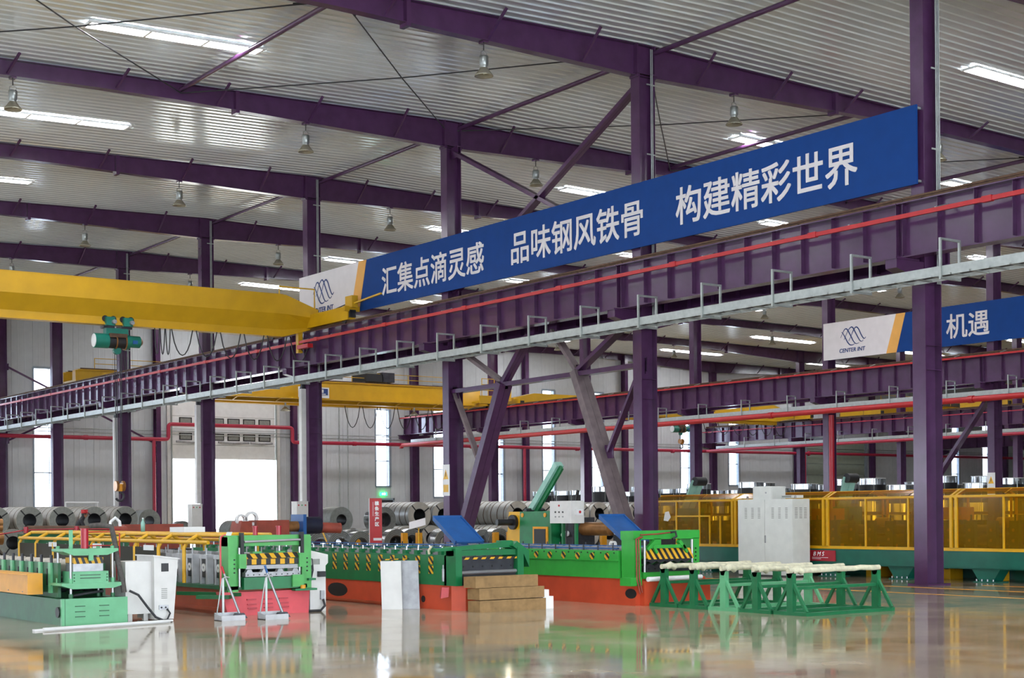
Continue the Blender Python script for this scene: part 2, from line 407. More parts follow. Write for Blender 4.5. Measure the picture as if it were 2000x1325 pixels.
# ---- small exit door under the second window, with lit exit sign
d = struct(B().box(43.7, 43.8, LW-.1, LW, 0, 2.35).box(45.0, 45.1, LW-.1, LW, 0, 2.35).box(43.7, 45.1, LW-.1, LW, 2.25, 2.35).obj('door_3', 'frame', loc=(44.4, LW, 0)))
B().box(43.8, 45.0, LW-.07, LW-.03, 0, 2.25).obj('leaf', 'dark', d)
for nm, x, z, lb in (('exit_sign', 44.36, 2.6, 'green lit exit sign on the end wall beside the red standing sign'), ('exit_sign', 82.2, 5.3, 'green lit exit sign on the closed greenish door at right')):
    s = thing(nm, (x, LW-.1, z), lb, 'exit sign', 'exit signs')
    B().box(x-.2, x+.2, LW-.18, LW-.01, z-.1, z+.1).obj('housing', 'exitg', s)
    q = B().box(x-.1, x+.08, LW-.19, LW-.18, z-.02, z+.02); q.prism([(x-.16, LW-.19, z), (x-.08, LW-.19, z+.06), (x-.08, LW-.19, z-.06)], (0, .01, 0)); q.box(x+.0, x+.05, LW-.19, LW-.18, z-.06, z+.06)
    q.obj('arrow', 'exitw', s)

# ---- steel columns
def hsec(t, x, y, z0, z1, D=.45, bw=.3, mat='purple', ax='X'):
    """H-section, web in the X direction"""
    if ax == 'X':
        for s in (-1, 1): B().box(x+s*D/2-.011, x+s*D/2+.011, y-bw/2, y+bw/2, z0, z1).obj('flange', mat, t)
        B().box(x-D/2+.01, x+D/2-.01, y-.008, y+.008, z0, z1).obj('web', mat, t)
    else:
        for s in (-1, 1): B().box(x-bw/2, x+bw/2, y+s*D/2-.011, y+s*D/2+.011, z0, z1).obj('flange', mat, t)
        B().box(x-.008, x+.008, y-D/2+.01, y+D/2-.01, z0, z1).obj('web', mat, t)
rown = ['banner row', 'row behind the amber guard', 'third row', 'farthest row']
ZB = 6.02       # underside of the runway beams
def column(r, i):
    x, y = ROW[r], FR[i]; zt = zr(x) - .7
    t = thing('steel_column', (x, y, 0), 'purple steel column, %s from end wall in the %s' % (ORD[7-i], rown[r]), 'column', 'crane hall columns')
    hsec(t, x, y, .03, zt)
    B().box(x-.32, x+.32, y-.24, y+.24, 0, .03).obj('base_plate', 'purple', t)
    B().box(x-.3, x+.3, y-.17, y+.17, zt, zt+.04).obj('cap_plate', 'purple', t)
    for s in (-1, 1):
        c = B().prism([(x+s*.22, y-.13, ZB-.4), (x+s*1.0, y-.13, ZB-.2), (x+s*1.0, y-.13, ZB-.04), (x+s*.22, y-.13, ZB-.04)], (0, .26, 0)); c.obj('corbel', 'purple', t)
        B().box(x+s*.4, x+s*1.05, y-.16, y+.16, ZB-.04, ZB-.005).obj('corbel_plate', 'purple', t)
    for z in (4.0, 4.45): B().box(x-.22, x+.22, y-.145, y+.145, z, z+.015).obj('stiffener', 'purple', t)
    if r == 0 and i in (0, 1, 3, 4, 5):
        for k in range(3 if i == 0 else 2): B().cyl((x+.1+k*.045, y-.17, 5.6), (x+.1+k*.045, y-.17, zr(x)-.1), .014, 6).obj('conduit', 'galv', t)
        for z in (8.1, 9.6, 11.2): B().box(x-.02, x+.24, y-.165, y-.15, z, z+.03).obj('conduit_clip', 'galv', t)
    if r == 0 and i in (3, 4, 5):
        B().box(x-.4, x-.237, y+.03, y+.2, 1.85, 5.4).obj('cable_duct', 'cab', t)
        B().box(x-.36, x-.26, y+.06, y+.17, 5.4, 5.6).obj('duct_elbow', 'dark', t)
    if (r, i) in ((0, 2), (1, 2)):
        s = B().box(x-.25, x-.236, y-.17, y+.17, 1.9, 2.75).obj('notice', 'white', t, label='white warning notice with a yellow triangle')
        B().prism([(x-.254, y-.12, 2.35), (x-.254, y+.12, 2.35), (x-.254, y, 2.62)], (.004, 0, 0)).obj('triangle', 'yellowp', s)
        B().box(x-.254, x-.25, y-.12, y+.12, 2.0, 2.2).obj('caption', 'yellowp', s)
        B().box(x-.257, x-.253, y-.012, y+.012, 2.42, 2.54).obj('bolt_mark', 'black', s)
    return t
for i in range(8): column(0, i)
for i in range(2, 8): column(1, i)
for i in range(4, 8): column(2, i)
for i in (6, 7): column(3, i)
k = 0
for x in (30.55, 38.5, 54.4, 62.35, 78.25, 86.2, 102.1):
    t = thing('wall_column', (x, LW-.35, 0), 'dark purple wind column against the end wall, %s from the left' % ORD[k], 'column', 'wind columns on the end wall'); k += 1
    hsec(t, x, LW-.35, 0, zr(x)-.1, .4, .25, 'purple', 'Y')
    B().box(x-.22, x+.22, LW-.6, LW-.1, 0, .02).obj('base_plate', 'purple', t)

# ---- roof rafters
def depth(w, wa, wb):
    s = min(w-wa, wb-w); return .72 - .36*min(1, s/9.)
hallname = ['nearest hall', 'second hall', 'third hall', 'fourth hall']
def rafter(h, i):
    wa = ROW[0]-SPAN if h == 0 else ROW[h-1]; wb = ROW[h] if h < 1 else ROW[h]
    if h == 0: wa = -1.25
    y = FR[i]
    t = thing('roof_rafter', ((wa+wb)/2, y, zr((wa+wb)/2)-.5), 'dark purple tapered roof beam over the %s, %s from end wall' % (hallname[h], ORD[7-i]), 'roof beam', 'roof beams')
    ws = [wa + (wb-wa)*k/12 for k in range(13)]
    top = [(w, y-.006, zr(w)-.012) for w in ws]; bot = [(w, y-.006, zr(w)-depth(w, wa, wb)) for w in ws]
    b = B()
    for k in range(12): b.prism([bot[k], bot[k+1], top[k+1], top[k]], (0, .012, 0))
    b.obj('web', 'purple', t)
    b = B()
    for k in range(12): b.prism([(ws[k], y-.12, zr(ws[k])-.014), (ws[k+1], y-.12, zr(ws[k+1])-.014), (ws[k+1], y-.12, zr(ws[k+1])), (ws[k], y-.12, zr(ws[k]))], (0, .24, 0))
    b.obj('top_flange', 'purple', t)
    b = B()
    for k in range(12):
        p, q = bot[k], bot[k+1]; b.prism([(p[0], y-.12, p[2]-.016), (q[0], y-.12, q[2]-.016), (q[0], y-.12, q[2]), (p[0], y-.12, p[2])], (0, .24, 0))
    b.obj('bottom_flange', 'purple', t)
    for w in (wa+.26, wb-.26):
        B().box(w-.02, w+.02, y-.14, y+.14, zr(w)-depth(w, wa, wb)-.05, zr(w)).obj('end_plate', 'purple', t)
    for w in (wa+6.4, wb-6.4):
        B().box(w-.05, w+.05, y-.14, y+.14, zr(w)-depth(w, wa, wb)-.09, zr(w)+.0).obj('splice_plate', 'purple', t)
    k = 0; w = wa + 1.6
    while w < wb-1:
        z = zr(w)-depth(w, wa, wb)
        B().bar((w, y-.1, z+.03), (w+.12, y-.62, zc(w+.12)-.03), .05, .05).obj('flange_brace', 'purple', t); w += 2.55
    return t
for i in range(8): rafter(0, i); rafter(1, i)
for i in range(2, 8): rafter(2, i)
for i in range(4, 8): rafter(3, i)

# ---- roof struts and tie rods
b_ = 0
def strut(x, i, lb):
    o = B().tube([(x, FR[i]+.02, zr(x)-.14), (x, FR[i+1]-.02, zr(x)-.14)], .06, 10).obj('roof_strut', 'purple', loc=(x, FR[i]+4, zr(x)-.2))
    tag(o, lb, 'strut', 'tubular roof struts')
for i in range(-1, 7):
    if i >= 0: strut(WA+.27, i, 'dark tubular roof strut beside the blue banner row, %s bay from end wall' % ORD[6-i])
for x, nm in ((6.7, 'far left'), (14.75, 'left'), (30.6, 'right'), (38.5, 'far right')):
    strut(x, 1, 'dark tubular roof strut in the braced bay, %s of the banner row' % nm)
strut(WA+SPAN+.27, 3, 'dark tubular roof strut over the second row, fourth bay from end wall')
strut(WA+SPAN+.27, 5, 'dark tubular roof strut over the second row, second bay from end wall')
pn = ['far left', 'left', 'right', 'far right']
for k, (a, c) in enumerate(((6.7, 14.75), (14.75, 22.4), (22.8, 30.6), (30.6, 38.5))):
    for s, (p, q) in enumerate((((a, 1), (c, 2)), ((c, 1), (a, 2)))):
        A_, C_ = Vector((p[0], FR[p[1]]+.03, zr(p[0])-.22)), Vector((q[0], FR[q[1]]-.03, zr(q[0])-.22)); m_ = (A_+C_)/2 - Vector((0, 0, .08))
        r = B().tube([A_, m_, C_], .016, 6).obj('tie_rod', 'rubber', loc=m_)
        tag(r, 'thin roof tie rod, braced bay, %s panel, running %s' % (pn[k], 'away to the right' if s == 0 else 'away to the left'), 'tie rod', 'roof tie rods')
        B().cyl(A_.lerp(C_, .06), A_.lerp(C_, .09), .03, 6).obj('turnbuckle', 'rubber', r)

# ---- bracing between the second and third columns of the banner row
def brace(name, p, q, w, h, label, mat='purple', double=True):
    t = thing(name, p, label, 'brace', 'column bracing')
    p, q = Vector(p), Vector(q)
    if double:
        for s in (-1, 1):
            o = Vector((s*(w/2+.004), 0, 0)); B().bar(p+o, q+o, w, h, up=(1, 0, 0)).obj('angle_bar', mat, t)
    else: B().bar(p, q, w, h, up=(1, 0, 0)).obj('angle_bar', mat, t)
    for e in (p, q): B().box(e[0]-.01, e[0]+.01, e[1]-.16, e[1]+.16, e[2]-.16, e[2]+.16).obj('gusset', 'purple', t)
    return t
x = WA
brace('column_brace', (x, 33.85, 11.25), (x, 26.2, 7.45), .1, .1, 'upper diagonal brace rising to the left above the banner')
brace('column_brace', (x, 26.2, 11.25), (x, 33.85, 7.45), .1, .1, 'upper diagonal brace rising to the right above the banner')
brace('column_brace', (x, 31.6, 4.8), (x, 33.6, .75), .2, .2, 'thick dark purple leg brace leaning down to the left column')
brace('column_brace', (x, 28.5, 4.85), (x, 26.7, .95), .2, .2, 'thick dusty leg brace leaning down to the right column', 'purpled')
brace('column_brace', (x, 31.6, 4.8), (x, 33.75, 5.9), .09, .1, 'short dusty brace rising left below the cable tray', 'purpled')
brace('column_brace', (x, 31.6, 4.8), (x, 30.45, 5.95), .12, .12, 'short purple brace rising right to the runway beam')
brace('column_brace', (x, 28.5, 4.85), (x, 29.5, 5.95), .09, .1, 'short dusty brace rising left to the runway beam', 'purpled')
brace('column_brace', (x, 28.5, 4.85), (x, 26.4, 5.95), .1, .12, 'short purple brace rising to the right column')
brace('column_brace', (x, 33.9, 4.7), (x, 32.75, 2.75), .07, .08, 'thin dusty knee brace from the left column to its leg brace', 'purpled')
brace('column_brace', (x, 26.15, 4.75), (x, 27.35, 2.85), .07, .08, 'thin purple knee brace from the right column to its leg brace')
brace('column_brace', (x, 33.95, 4.74), (x, 26.1, 4.8), .11, .13, 'long level strut between the two braced columns')
x = ROW[1]
brace('column_brace', (x, FR[2]+.2, 5.6), (x, FR[2]+3.9, 1.0), .12, .14, 'slanting purple brace on the second row at far right')
brace('column_brace', (x, FR[1]+.2, 1.0), (x, FR[1]+3.9, 5.6), .12, .14, 'slanting purple brace on the second row leaving the picture at right')
for k, (p, q) in enumerate((((22.8, LW-.5, 8.8), (30.4, LW-.5, 5.2)), ((22.8, LW-.5, 5.2), (30.4, LW-.5, 8.8)))):
    brace('wall_brace', p, q, .08, .09, 'thin dark cross brace on the end wall at far left, falling to the %s' % ('right' if k == 0 else 'left'), double=False)

# ---- runway beams, rails, conductors
def runway(r, side, i, mat='purple'):
    """one bay of crane runway beam between frame i and i+1"""
    x = ROW[r] + side*.65; y0, y1 = FR[0]+BAY*i, FR[0]+BAY*(i+1)
    sd = 'near' if side < 0 else 'far'
    t = thing('runway_beam', (x, (y0+y1)/2, ZB), 'purple runway beam, %s side of the %s, %s bay from end wall' % (sd, rown[r], ORD[6-i]), 'beam', 'crane runway beams')
    y0 += .012; y1 -= .012; zt = 7.02
    B().box(x-.2, x+.2, y0, y1, zt-.02, zt).obj('top_flange', mat, t)
    B().box(x-.15, x+.15, y0, y1, ZB, ZB+.02).obj('bottom_flange', mat, t)
    B().box(x-.007, x+.007, y0, y1, ZB+.02, zt-.02).obj('web', mat, t)
    st = B().box(-.12, .12, -.006, .006, ZB+.05-ZB, zt-.02-ZB).mesh('stiffener', mat)
    n = 10
    for k in range(n+1):
        yy = y0+.06+(y1-y0-.12)*k/n; place('stiffener', st, t, (x, yy, ZB))
    rl = B().box(x-.06, x+.06, y0, y1, zt, zt+.015).box(x-.012, x+.012, y0, y1, zt+.015, zt+.09).box(x-.035, x+.035, y0, y1, zt+.09, zt+.125).obj('rail', 'rust', t)
    cl = B().box(-.16, .16, -.05, .05, 0, .03).mesh('rail_clip', 'rust')
    for k in range(8): place('rail_clip', cl, t, (x, y0+.5+k, zt+.002))
    return t
for i in range(-1, 7): runway(0, -1, i)
for i in range(0, 7): runway(0, 1, i)
for i in range(1, 7): runway(1, -1, i)
for i in range(2, 7): runway(1, 1, i)
for i in range(3, 7): runway(2, -1, i)
for i in range(5, 7): runway(3, -1, i)
def conductor(r, x, z, i, rad, mat, lb):
    y0, y1 = FR[0]+BAY*i, FR[0]+BAY*(i+1)
    t = thing('conductor_rail', (x, (y0+y1)/2, z), lb, 'conductor rail', 'red conductor rails')
    B().box(x-rad, x+rad, y0, y1, z-rad*1.3, z+rad*1.3).obj('bar', mat, t)
    for k in range(4):
        yy = y0+1+2*k
        B().bar((x, yy, z+.05), (x+.33, yy, z+.14), .04, .02).obj('bracket', 'galv', t)
        if k % 2 == 0: B().box(x-rad-.012, x+rad+.012, yy+.8, yy+1.0, z-rad*1.3-.012, z+rad*1.3+.015).obj('joint_cover', mat, t)
for i in range(-1, 7): conductor(0, 21.6, 6.72, i, .03, 'red', 'bright red conductor rail along the nearest runway beam, %s bay from end wall' % ORD[6-i])
for i in range(1, 7): conductor(1, ROW[1]-1.0, 6.98, i, .025, 'red', 'red conductor rail along the second-row runway beam, %s bay from end wall' % ORD[6-i])
for i in range(3, 7): conductor(2, ROW[2]-1.0, 6.75, i, .02, 'fire', 'thin red conductor rail along the third-row runway beam, %s bay from end wall' % ORD[6-i])

# ---- cable trays with hoops
def tray(r, i, x0, x1, z, hoops, lb, full=True):
    y0, y1 = FR[0]+BAY*i-1.43, FR[0]+BAY*(i+1)-1.43
    if y1 > 74.2: y1 = 74.2
    t = thing('cable_tray', ((x0+x1)/2, (y0+y1)/2, z), lb, 'cable tray', 'galvanised cable trays')
    for x in (x0, x1-.03): B().box(x, x+.03, y0, y1, z, z+.17).obj('side_rail', 'galv', t)
    rg = B().box(0, x1-x0, -.02, .02, 0, .03).mesh('rung', 'galv')
    n = 20 if full else 10
    for k in range(n): place('rung', rg, t, (x0, y0+(k+.5)*(y1-y0)/n, z))
    if full: B().box(x0+.05, x0+.2, y0, y1, z+.03, z+.07).box(x0+.25, x0+.3, y0, y1, z+.03, z+.06).obj('cable', 'rubber', t)
    hs = .04
    h = B().box(-hs/2, hs/2, -hs/2, hs/2, -.06, .66).box(x1-x0-hs/2, x1-x0+hs/2, -hs/2, hs/2, -.06, .66).box(hs/2, x1-x0-hs/2, -hs/2, hs/2, .62, .66).box(hs/2, x1-x0-hs/2, -hs/2, hs/2, -.06, -.02).mesh('hanger_hoop', 'galv')
    for k in range(hoops):
        yy = y0+(k+.0)*8.0/hoops
        if yy < y1: place('hanger_hoop', h, t, (x0-.02, yy, z))
    return t
for i in range(-1, 7): tray(0, i, 21.2, 21.72, 5.46, 4, 'grey hooped cable tray under the nearest runway beam, %s bay from end wall' % ORD[6-i])
for i in range(1, 7): tray(1, i, 45.3, 45.8, 5.52, 3, 'grey cable tray above the red pipe on the second row, %s bay from end wall' % ORD[6-i], False)
for i in range(3, 7): tray(2, i, 69.2, 69.7, 5.6, 3, 'grey cable tray on the third row, %s bay from end wall' % ORD[6-i], False)

# ---- red pipes
def pipe(pts, r, mat, lb, fl=()):
    t = thing('red_pipe', pts[0], lb, 'pipe', 'red fire pipes')
    B().tube(pts, r, 12).obj('tube', mat, t)
    for p, q in fl: B().cyl(p, q, r*1.25, 12).obj('coupling', mat, t)
def ell(pts, r=.18):
    out = [Vector(pts[0])]
    for a, p, c in zip(pts, pts[1:], pts[2:]):
        a, p, c = Vector(a), Vector(p), Vector(c); u = (a-p).normalized(); v = (c-p).normalized()
        for k in range(5):
            f = k/4; out.append(p + u*r*(1-f)**2 + v*r*f**2)
    out.append(Vector(pts[-1])); return out
yp = LW-.75
pipe(ell([(8, yp, 5.42), (31.0, yp, 5.42), (31.0, yp, 6.22), (38.2, yp, 6.22), (38.2, yp, 5.42), (79.0, yp, 5.48), (79.0, yp, 5.5), (110, yp, 5.5)]), .1, 'fire', 'red fire pipe running along the whole end wall and stepping over the open door',
     [((x, yp, 5.42), (x+.2, yp, 5.42)) for x in (18, 26.5, 42, 50, 58, 66)])
pipe([(30.2, yp, 5.42), (30.2, yp, 0)], .09, 'fire', 'red riser pipe left of the bright open door')
pipe([(54.0, yp, 5.42), (54.0, yp, 0)], .09, 'fire', 'red riser pipe on the end wall behind the green and yellow machine')
pipe([(78.6, yp, 5.42), (78.6, yp, 0)], .09, 'fire', 'dark red riser pipe left of the closed greenish door')
pipe(ell([(45.2, 24, 5.4), (45.2, yp, 5.4), (45.2, yp-.0, 5.36)]), .11, 'red', 'long red pipe under the second-row cable tray',
     [((45.2, y, 5.4), (45.2, y+.22, 5.4)) for y in (34, 44, 55, 64)])
pipe([(69.1, 40, 5.48), (69.1, yp, 5.48)], .09, 'fire', 'dark red pipe under the third-row cable tray')
pipe([(46.1, FR[3]-.42, 5.3), (46.1, FR[3]-.42, 0)], .11, 'dred', 'bright red riser pipe beside the second-row column left of the big purple column')
for k, x in enumerate((41.5, 42.05)):
    o = B().tube([(x, LW-.1, .2), (x, LW-.1, 8.8)], .03, 6).obj('wall_conduit', 'galv', loc=(x, LW-.1, 0)); tag(o, 'thin grey vertical conduit on the end wall right of the open door, %s one' % ('left' if k == 0 else 'right'), 'conduit', 'wall conduits')
for k, z in enumerate((5.72, 5.9)):
    o = B().tube([(8, LW-.12, z), (110, LW-.12, z)], .025, 6).obj('wall_conduit', 'galv', loc=(50, LW-.12, z)); tag(o, 'thin grey conduit running along the end wall above the red pipe, %s one' % ('lower' if k == 0 else 'upper'), 'conduit', 'wall conduits')

# ---- high-bay lamps
def lamp(x, i, lb, on=False):
    hi = 0 if x < WA else 1 if x < ROW[1] else 2
    wa = [-1.25, ROW[0], ROW[1]][hi]; zb = zr(x)-depth(x, wa, ROW[hi])-.02
    key = 'lamp'
    if key not in CACHE:
        t = thing('highbay_lamp', (x, FR[i], zb), lb, 'lamp', 'bell-shaped high-bay lamps', world=False)
        B().box(-.06, .06, -.1, .1, -.03, 0).obj('mount', 'purple', t)
        B().cyl((0, 0, -.03), (0, 0, -.18), .012, 6).obj('hook', 'black', t)
        B().tube([(-.07, 0, -.33), (-.07, 0, -.22), (0, 0, -.18), (.07, 0, -.22), (.07, 0, -.33)], .01, 6).obj('bracket', 'lampm', t)
        B().lathe([(.0, -.3), (.095, -.3), (.1, -.32), (.1, -.5), (.085, -.52), (.08, -.55)], n=14).obj('ballast_housing', 'lampm', t)
        B().lathe([(.08, -.55), (.1, -.58), (.16, -.66), (.2, -.71), (.205, -.73), (.195, -.73), (.15, -.66), (.07, -.57)], n=18).obj('reflector', 'lampg', t)
        B().lathe([(.0, -.56), (.05, -.58), (.055, -.64), (.0, -.69)], n=10).obj('bulb', 'white', t)
        CACHE[key] = t; return t
    t = copy_tree(CACHE[key], (x, FR[i], zb), lb); return t
for x, rg, nm in ((18.15, range(1, 7), 'just left of banner row'), (10.7, range(2, 7), 'at the far left'), (25.5, range(1, 7), 'just right of banner row'), (33.2, range(1, 7), 'further right, second hall'), (50.9, range(3, 7), 'over the third hall'), (59.6, range(4, 7), 'deep in third hall')):
    for i in rg: lamp(x, i, 'bell-shaped lamp under the %s roof beam from end wall, %s' % (ORD[7-i], nm))

# ---- banners
def logo(t, xf, yl, zb):
    """four interlaced arches; yl, zb = left edge and foot of the board, reading towards -Y"""
    S = [[(362, 322), (378, 328), (420, 400), (460, 480), (500, 525), (545, 525), (575, 505)],
         [(350, 415), (375, 350), (410, 280), (440, 262), (465, 285), (520, 390), (560, 470), (600, 505), (645, 490)],
         [(405, 445), (440, 360), (480, 275), (525, 232), (555, 250), (580, 300), (620, 380), (660, 450), (690, 465), (715, 440)],
         [(480, 465), (520, 380), (560, 280), (600, 232), (640, 260), (680, 350), (720, 415), (745, 410), (755, 390)]]
    for k, pts in enumerate(S):
        P3 = [Vector((xf-.002*k, yl-(.916+(x-345)/311.2), zb+.49+(560-y-.14*(x-345))/411.8)) for x, y in pts]; sm = []
        for q in range(len(P3)-1):
            p0 = P3[max(q-1, 0)]; p1 = P3[q]; p2 = P3[q+1]; p3 = P3[min(q+2, len(P3)-1)]
            for j in range(5):
                u = j/5; sm.append(.5*((2*p1)+(-p0+p2)*u+(2*p0-5*p1+4*p2-p3)*u*u+(-p0+3*p1-3*p2+p3)*u**3))
        sm.append(P3[-1]); b = B(); n = len(sm)
        for q in range(n-1):
            w = .02+.03*math.sin(math.pi*min(1, max(0, (q/n-.1)/.8)))
            b.bar(sm[q], sm[q+1]+(sm[q+1]-sm[q])*.2, w, .004, up=(1, 0, 0))
        b.obj('logo_strand', 'navy', t)
def banner(x, ya, yb, z0, z1, lb, phrases, sz):
    """board facing -X, read from ya (far) to yb (near)"""
    t = thing('banner', (x, (ya+yb)/2, z0), lb, 'banner', 'blue slogan banners')
    B().box(x, x+.04, yb, ya, z0, z1).obj('board', 'blue', t)
    B().prism([(x-.006, ya, z0), (x-.006, ya-3.32, z0), (x-.006, ya-3.85, z1), (x-.006, ya, z1)], (.006, 0, 0)).obj('white_field', 'offwhite', t)
    B().prism([(x-.009, ya-3.25, z0), (x-.009, ya-3.75, z0), (x-.009, ya-4.2, z1), (x-.009, ya-3.75, z1)], (.009, 0, 0)).obj('amber_band', 'amber', t)
    for yy in (yb+.02, yb+8, yb+16, yb+24):
        if yy < ya:
            for zz in (z0+.06, z1-.06): B().box(x+.04, x+.2, yy-.03, yy+.03, zz-.02, zz+.02).obj('mount_lug', 'galv', t)
    logo(t, x-.01, ya, z0)
    text('company_name', 'CENTER INT', .225, (x-.012, ya-.84, z0+.24), (0, -1, 0), (0, 0, 1), 'navy', t, shear=.15, sx=1.06, bold=.003)
    for body, y in phrases:
        text('lettering', body, sz, (x-.008, y, z0+.36), (0, -1, 0), (0, 0, 1), 'offwhite', t, bold=.011)
    return t
banner(22.24, 42.2, 17.95, 7.43, 8.9, 'long blue banner with white Chinese slogan above the nearest runway beam', (('汇集点滴灵感', 37.15), ('品味钢风铁骨', 30.8), ('构建精彩世界', 24.55)), .87)
b2 = banner(46.1, 42.0, 17.95, 7.54, 9.04, 'blue banner with white logo field on the second row at far right', (('机遇', 35.9),), .98)
B().bar((46.088, 36.32, 8.02), (46.088, 36.14, 7.92), .09, .006, up=(1, 0, 0)).obj('lettering', 'offwhite', b2)
# ================================================================ CRANES
def festoon(t, x0, x1, y, z, n, drop, r=.012):
    for k in range(n):
        a = x0+(x1-x0)*k/n; c = x0+(x1-x0)*(k+.85)/n
        pts = [(a+(c-a)*j/8, y, z-drop*math.sin(math.pi*j/8)**.7) for j in range(9)]
        B().tube(pts, r, 6).obj('festoon_cable', 'rubber', t)
def end_truck(t, x, y0, y1, z, mat='yellow'):
    e = B().box(x-.13, x+.13, y0, y1, z+.02, z+.42).obj('end_truck', mat, t)
    for yy in (y0+.35, y1-.35): B().cyl((x-.06, yy, z+.1), (x+.06, yy, z+.1), .16, 16).obj('wheel', 'dark', e)
    for yy in (y0, y1): B().box(x-.1, x+.1, yy-.08, yy+.08, z+.08, z+.3).obj('buffer', 'black', e)
    for k in range(5): B().box(x-.14, x-.13, y1-1.9, y1-1.84, z+.06+k*.07, z+.09+k*.07).obj('bolt', 'black', e)
    return e
def hoist(t, x, y, z, hookz):
    """rope hoist with drum along X, hanging under a girder at z"""
    B().cyl((x-.72, y, z-.52), (x-.32, y, z-.52), .21, 20).obj('drum_housing', 'hoist', t)
    B().cyl((x+.2, y, z-.52), (x+.3, y, z-.52), .21, 20).obj('drum_flange', 'hoist', t)
    B().box(x-.32, x+.2, y-.19, y+.19, z-.42, z-.31).obj('drum_cover_plate', 'rust', t)
    B().cyl((x-.73, y, z-.52), (x-.72, y, z-.52), .19, 20).obj('drum_cover', 'white', t)
    B().cyl((x-.32, y, z-.53), (x+.2, y, z-.53), .19, 18).obj('rope_drum', 'black', t)
    for q in (-.12, .16): B().ring((x+q, y, z-.53), (x+q+.03, y, z-.53), .225, .2, 18).obj('rope_guide', 'tan', t)
    m = B().cyl((x+.28, y, z-.5), (x+.62, y, z-.5), .17, 16).obj('motor', 'hoist', t)
    B().cyl((x+.62, y, z-.5), (x+.7, y, z-.5), .15, 16, .08).obj('motor_cap', 'tan', m)
    B().box(x+.36, x+.5, y-.2, y-.15, z-.58, z-.48).obj('name_plate', 'dblue', m)
    B().box(x-.4, x+.25, y-.12, y+.12, z-.33, z-.15).obj('suspension_frame', 'hoist', t)
    for q in (-.32, .2):
        c = B().cbox((x+q, y-.2, z+.02), (.26, .14, .24)).obj('trolley_motor', 'hoist', t)
        B().cyl((x+q+.08, y-.27, z+.0), (x+q+.08, y-.38, z-.0), .06, 10).obj('shaft_end', 'steel', c)
        for w in (-.12, .12): B().cyl((x+q+w, y-.15, z+.1), (x+q+w, y-.1, z+.1), .09, 14).obj('wheel', 'black', t)
        B().box(x+q-.16, x+q+.16, y-.14, y+.14, z-.16, z-.1).obj('yoke', 'dark', t)
    B().cyl((x-.05, y-.06, z-.78), (x-.05, y+.06, z-.78), .11, 16).obj('guide_sheave', 'hoist', t)
    if hookz:
        for q in (-.13, -.06, .05, .1): B().cyl((x+q*.9, y, z-.7), (x+q*.6, y, hookz+.28), .012, 5).obj('wire_rope', 'dark', t)
        h = B().cyl((x-.13, y, hookz+.2), (x-.06, y, hookz+.2), .15, 18).cyl((x+.06, y, hookz+.2), (x+.13, y, hookz+.2), .15, 18).obj('hook_sheave', 'tan', t)
        B().box(x-.06, x+.06, y-.05, y+.05, hookz+.05, hookz+.26).obj('hook_block', 'orange', h)
        pts = [(x, y, hookz+.06)] + [(x+.12*math.sin(a)*1.0, y, hookz-.1+.12*math.cos(a)) for a in [math.pi*2*k/16 for k in range(0, 12)]]
        B().tube(pts, .035, 10).obj('hook', 'dark', h)
        B().tube([(x+.17, y, z-.6), (x+.2, y, 5.7), (x+.22, y, 4.9)], .01, 5).obj('pendant_cable', 'rubber', t)
# crane 1: single girder over the nearest hall
yg = 41.07
t = thing('overhead_crane', (10.5, yg, 7.0), 'large yellow single-girder overhead crane crossing the nearest hall', 'crane')
def prof(w0, w1, zt0, zt1, zm0, zm1, zl0, zl1, zb0, zb1):
    b = B()
    def sec(x, zt, zm, zl, zb): return [(x, yg-.36, zt), (x, yg-.36, zm), (x, yg-.13, zl), (x, yg-.13, zb+.03), (x, yg-.17, zb+.03), (x, yg-.17, zb), (x, yg+.17, zb), (x, yg+.17, zb+.03), (x, yg+.13, zb+.03), (x, yg+.13, zl), (x, yg+.36, zm), (x, yg+.36, zt)]
    a, c = sec(w0, zt0, zm0, zl0, zb0), sec(w1, zt1, zm1, zl1, zb1); n = len(a)
    b.add(a+c, [(i, (i+1) % n, (i+1) % n+n, i+n) for i in range(n)] + [tuple(range(n-1, -1, -1)), tuple(range(n, 2*n))]); return b
prof(-.2, 21.0, 8.1, 8.1, 7.52, 7.52, 7.07, 7.07, 6.85, 6.85).obj('girder', 'yellow', t)
prof(21.0, 22.1, 8.1, 7.72, 7.52, 7.45, 7.07, 7.2, 6.85, 7.16).obj('girder_end', 'yellow', t)
B().box(-.2, 20.9, yg-.37, yg+.37, 8.1, 8.115).obj('top_plate', 'yellow', t)
end_truck(t, 21.95, 38.4, 43.8, 7.14)
B().box(21.85, 22.05, 38.2, 38.6, 7.5, 7.85).box(21.7, 22.2, 38.35, 38.45, 7.4, 7.55).obj('limit_bracket', 'yellow', t)
B().bar((21.95, 38.6, 7.6), (21.95, 36.7, 7.72), .06, .05).obj('striker_arm', 'yellow', t)
B().tube([(20.8, yg-.3, 8.1), (20.8, yg-.3, 8.35), (22.0, yg-.3, 8.35), (22.0, yg-.3, 7.7)], .025, 6).obj('handrail', 'yellow', t)
B().tube([(22.0, 42.2, 7.6), (21.9, 41.0, 7.4), (21.9, 40, 7.5), (21.95, 38.7, 7.65)], .015, 6).obj('cable', 'rubber', t)
c = B().box(21.55, 21.7, 41.0, 41.15, 6.4, 7.1).obj('collector_post', 'yellow', t)
B().box(21.5, 21.68, 40.3, 41.0, 6.5, 6.62).obj('collector', 'red', c)
B().tube([(21.6, 40.9, 6.5), (21.58, 40.6, 6.3), (21.6, 40.4, 6.5)], .012, 5).obj('collector_lead', 'black', c)
festoon(t, 17.4, 22.0, yg-.14, 6.85, 6, .75, .018)
festoon(t, 16.9, 17.4, yg-.1, 6.85, 3, .75, .016)
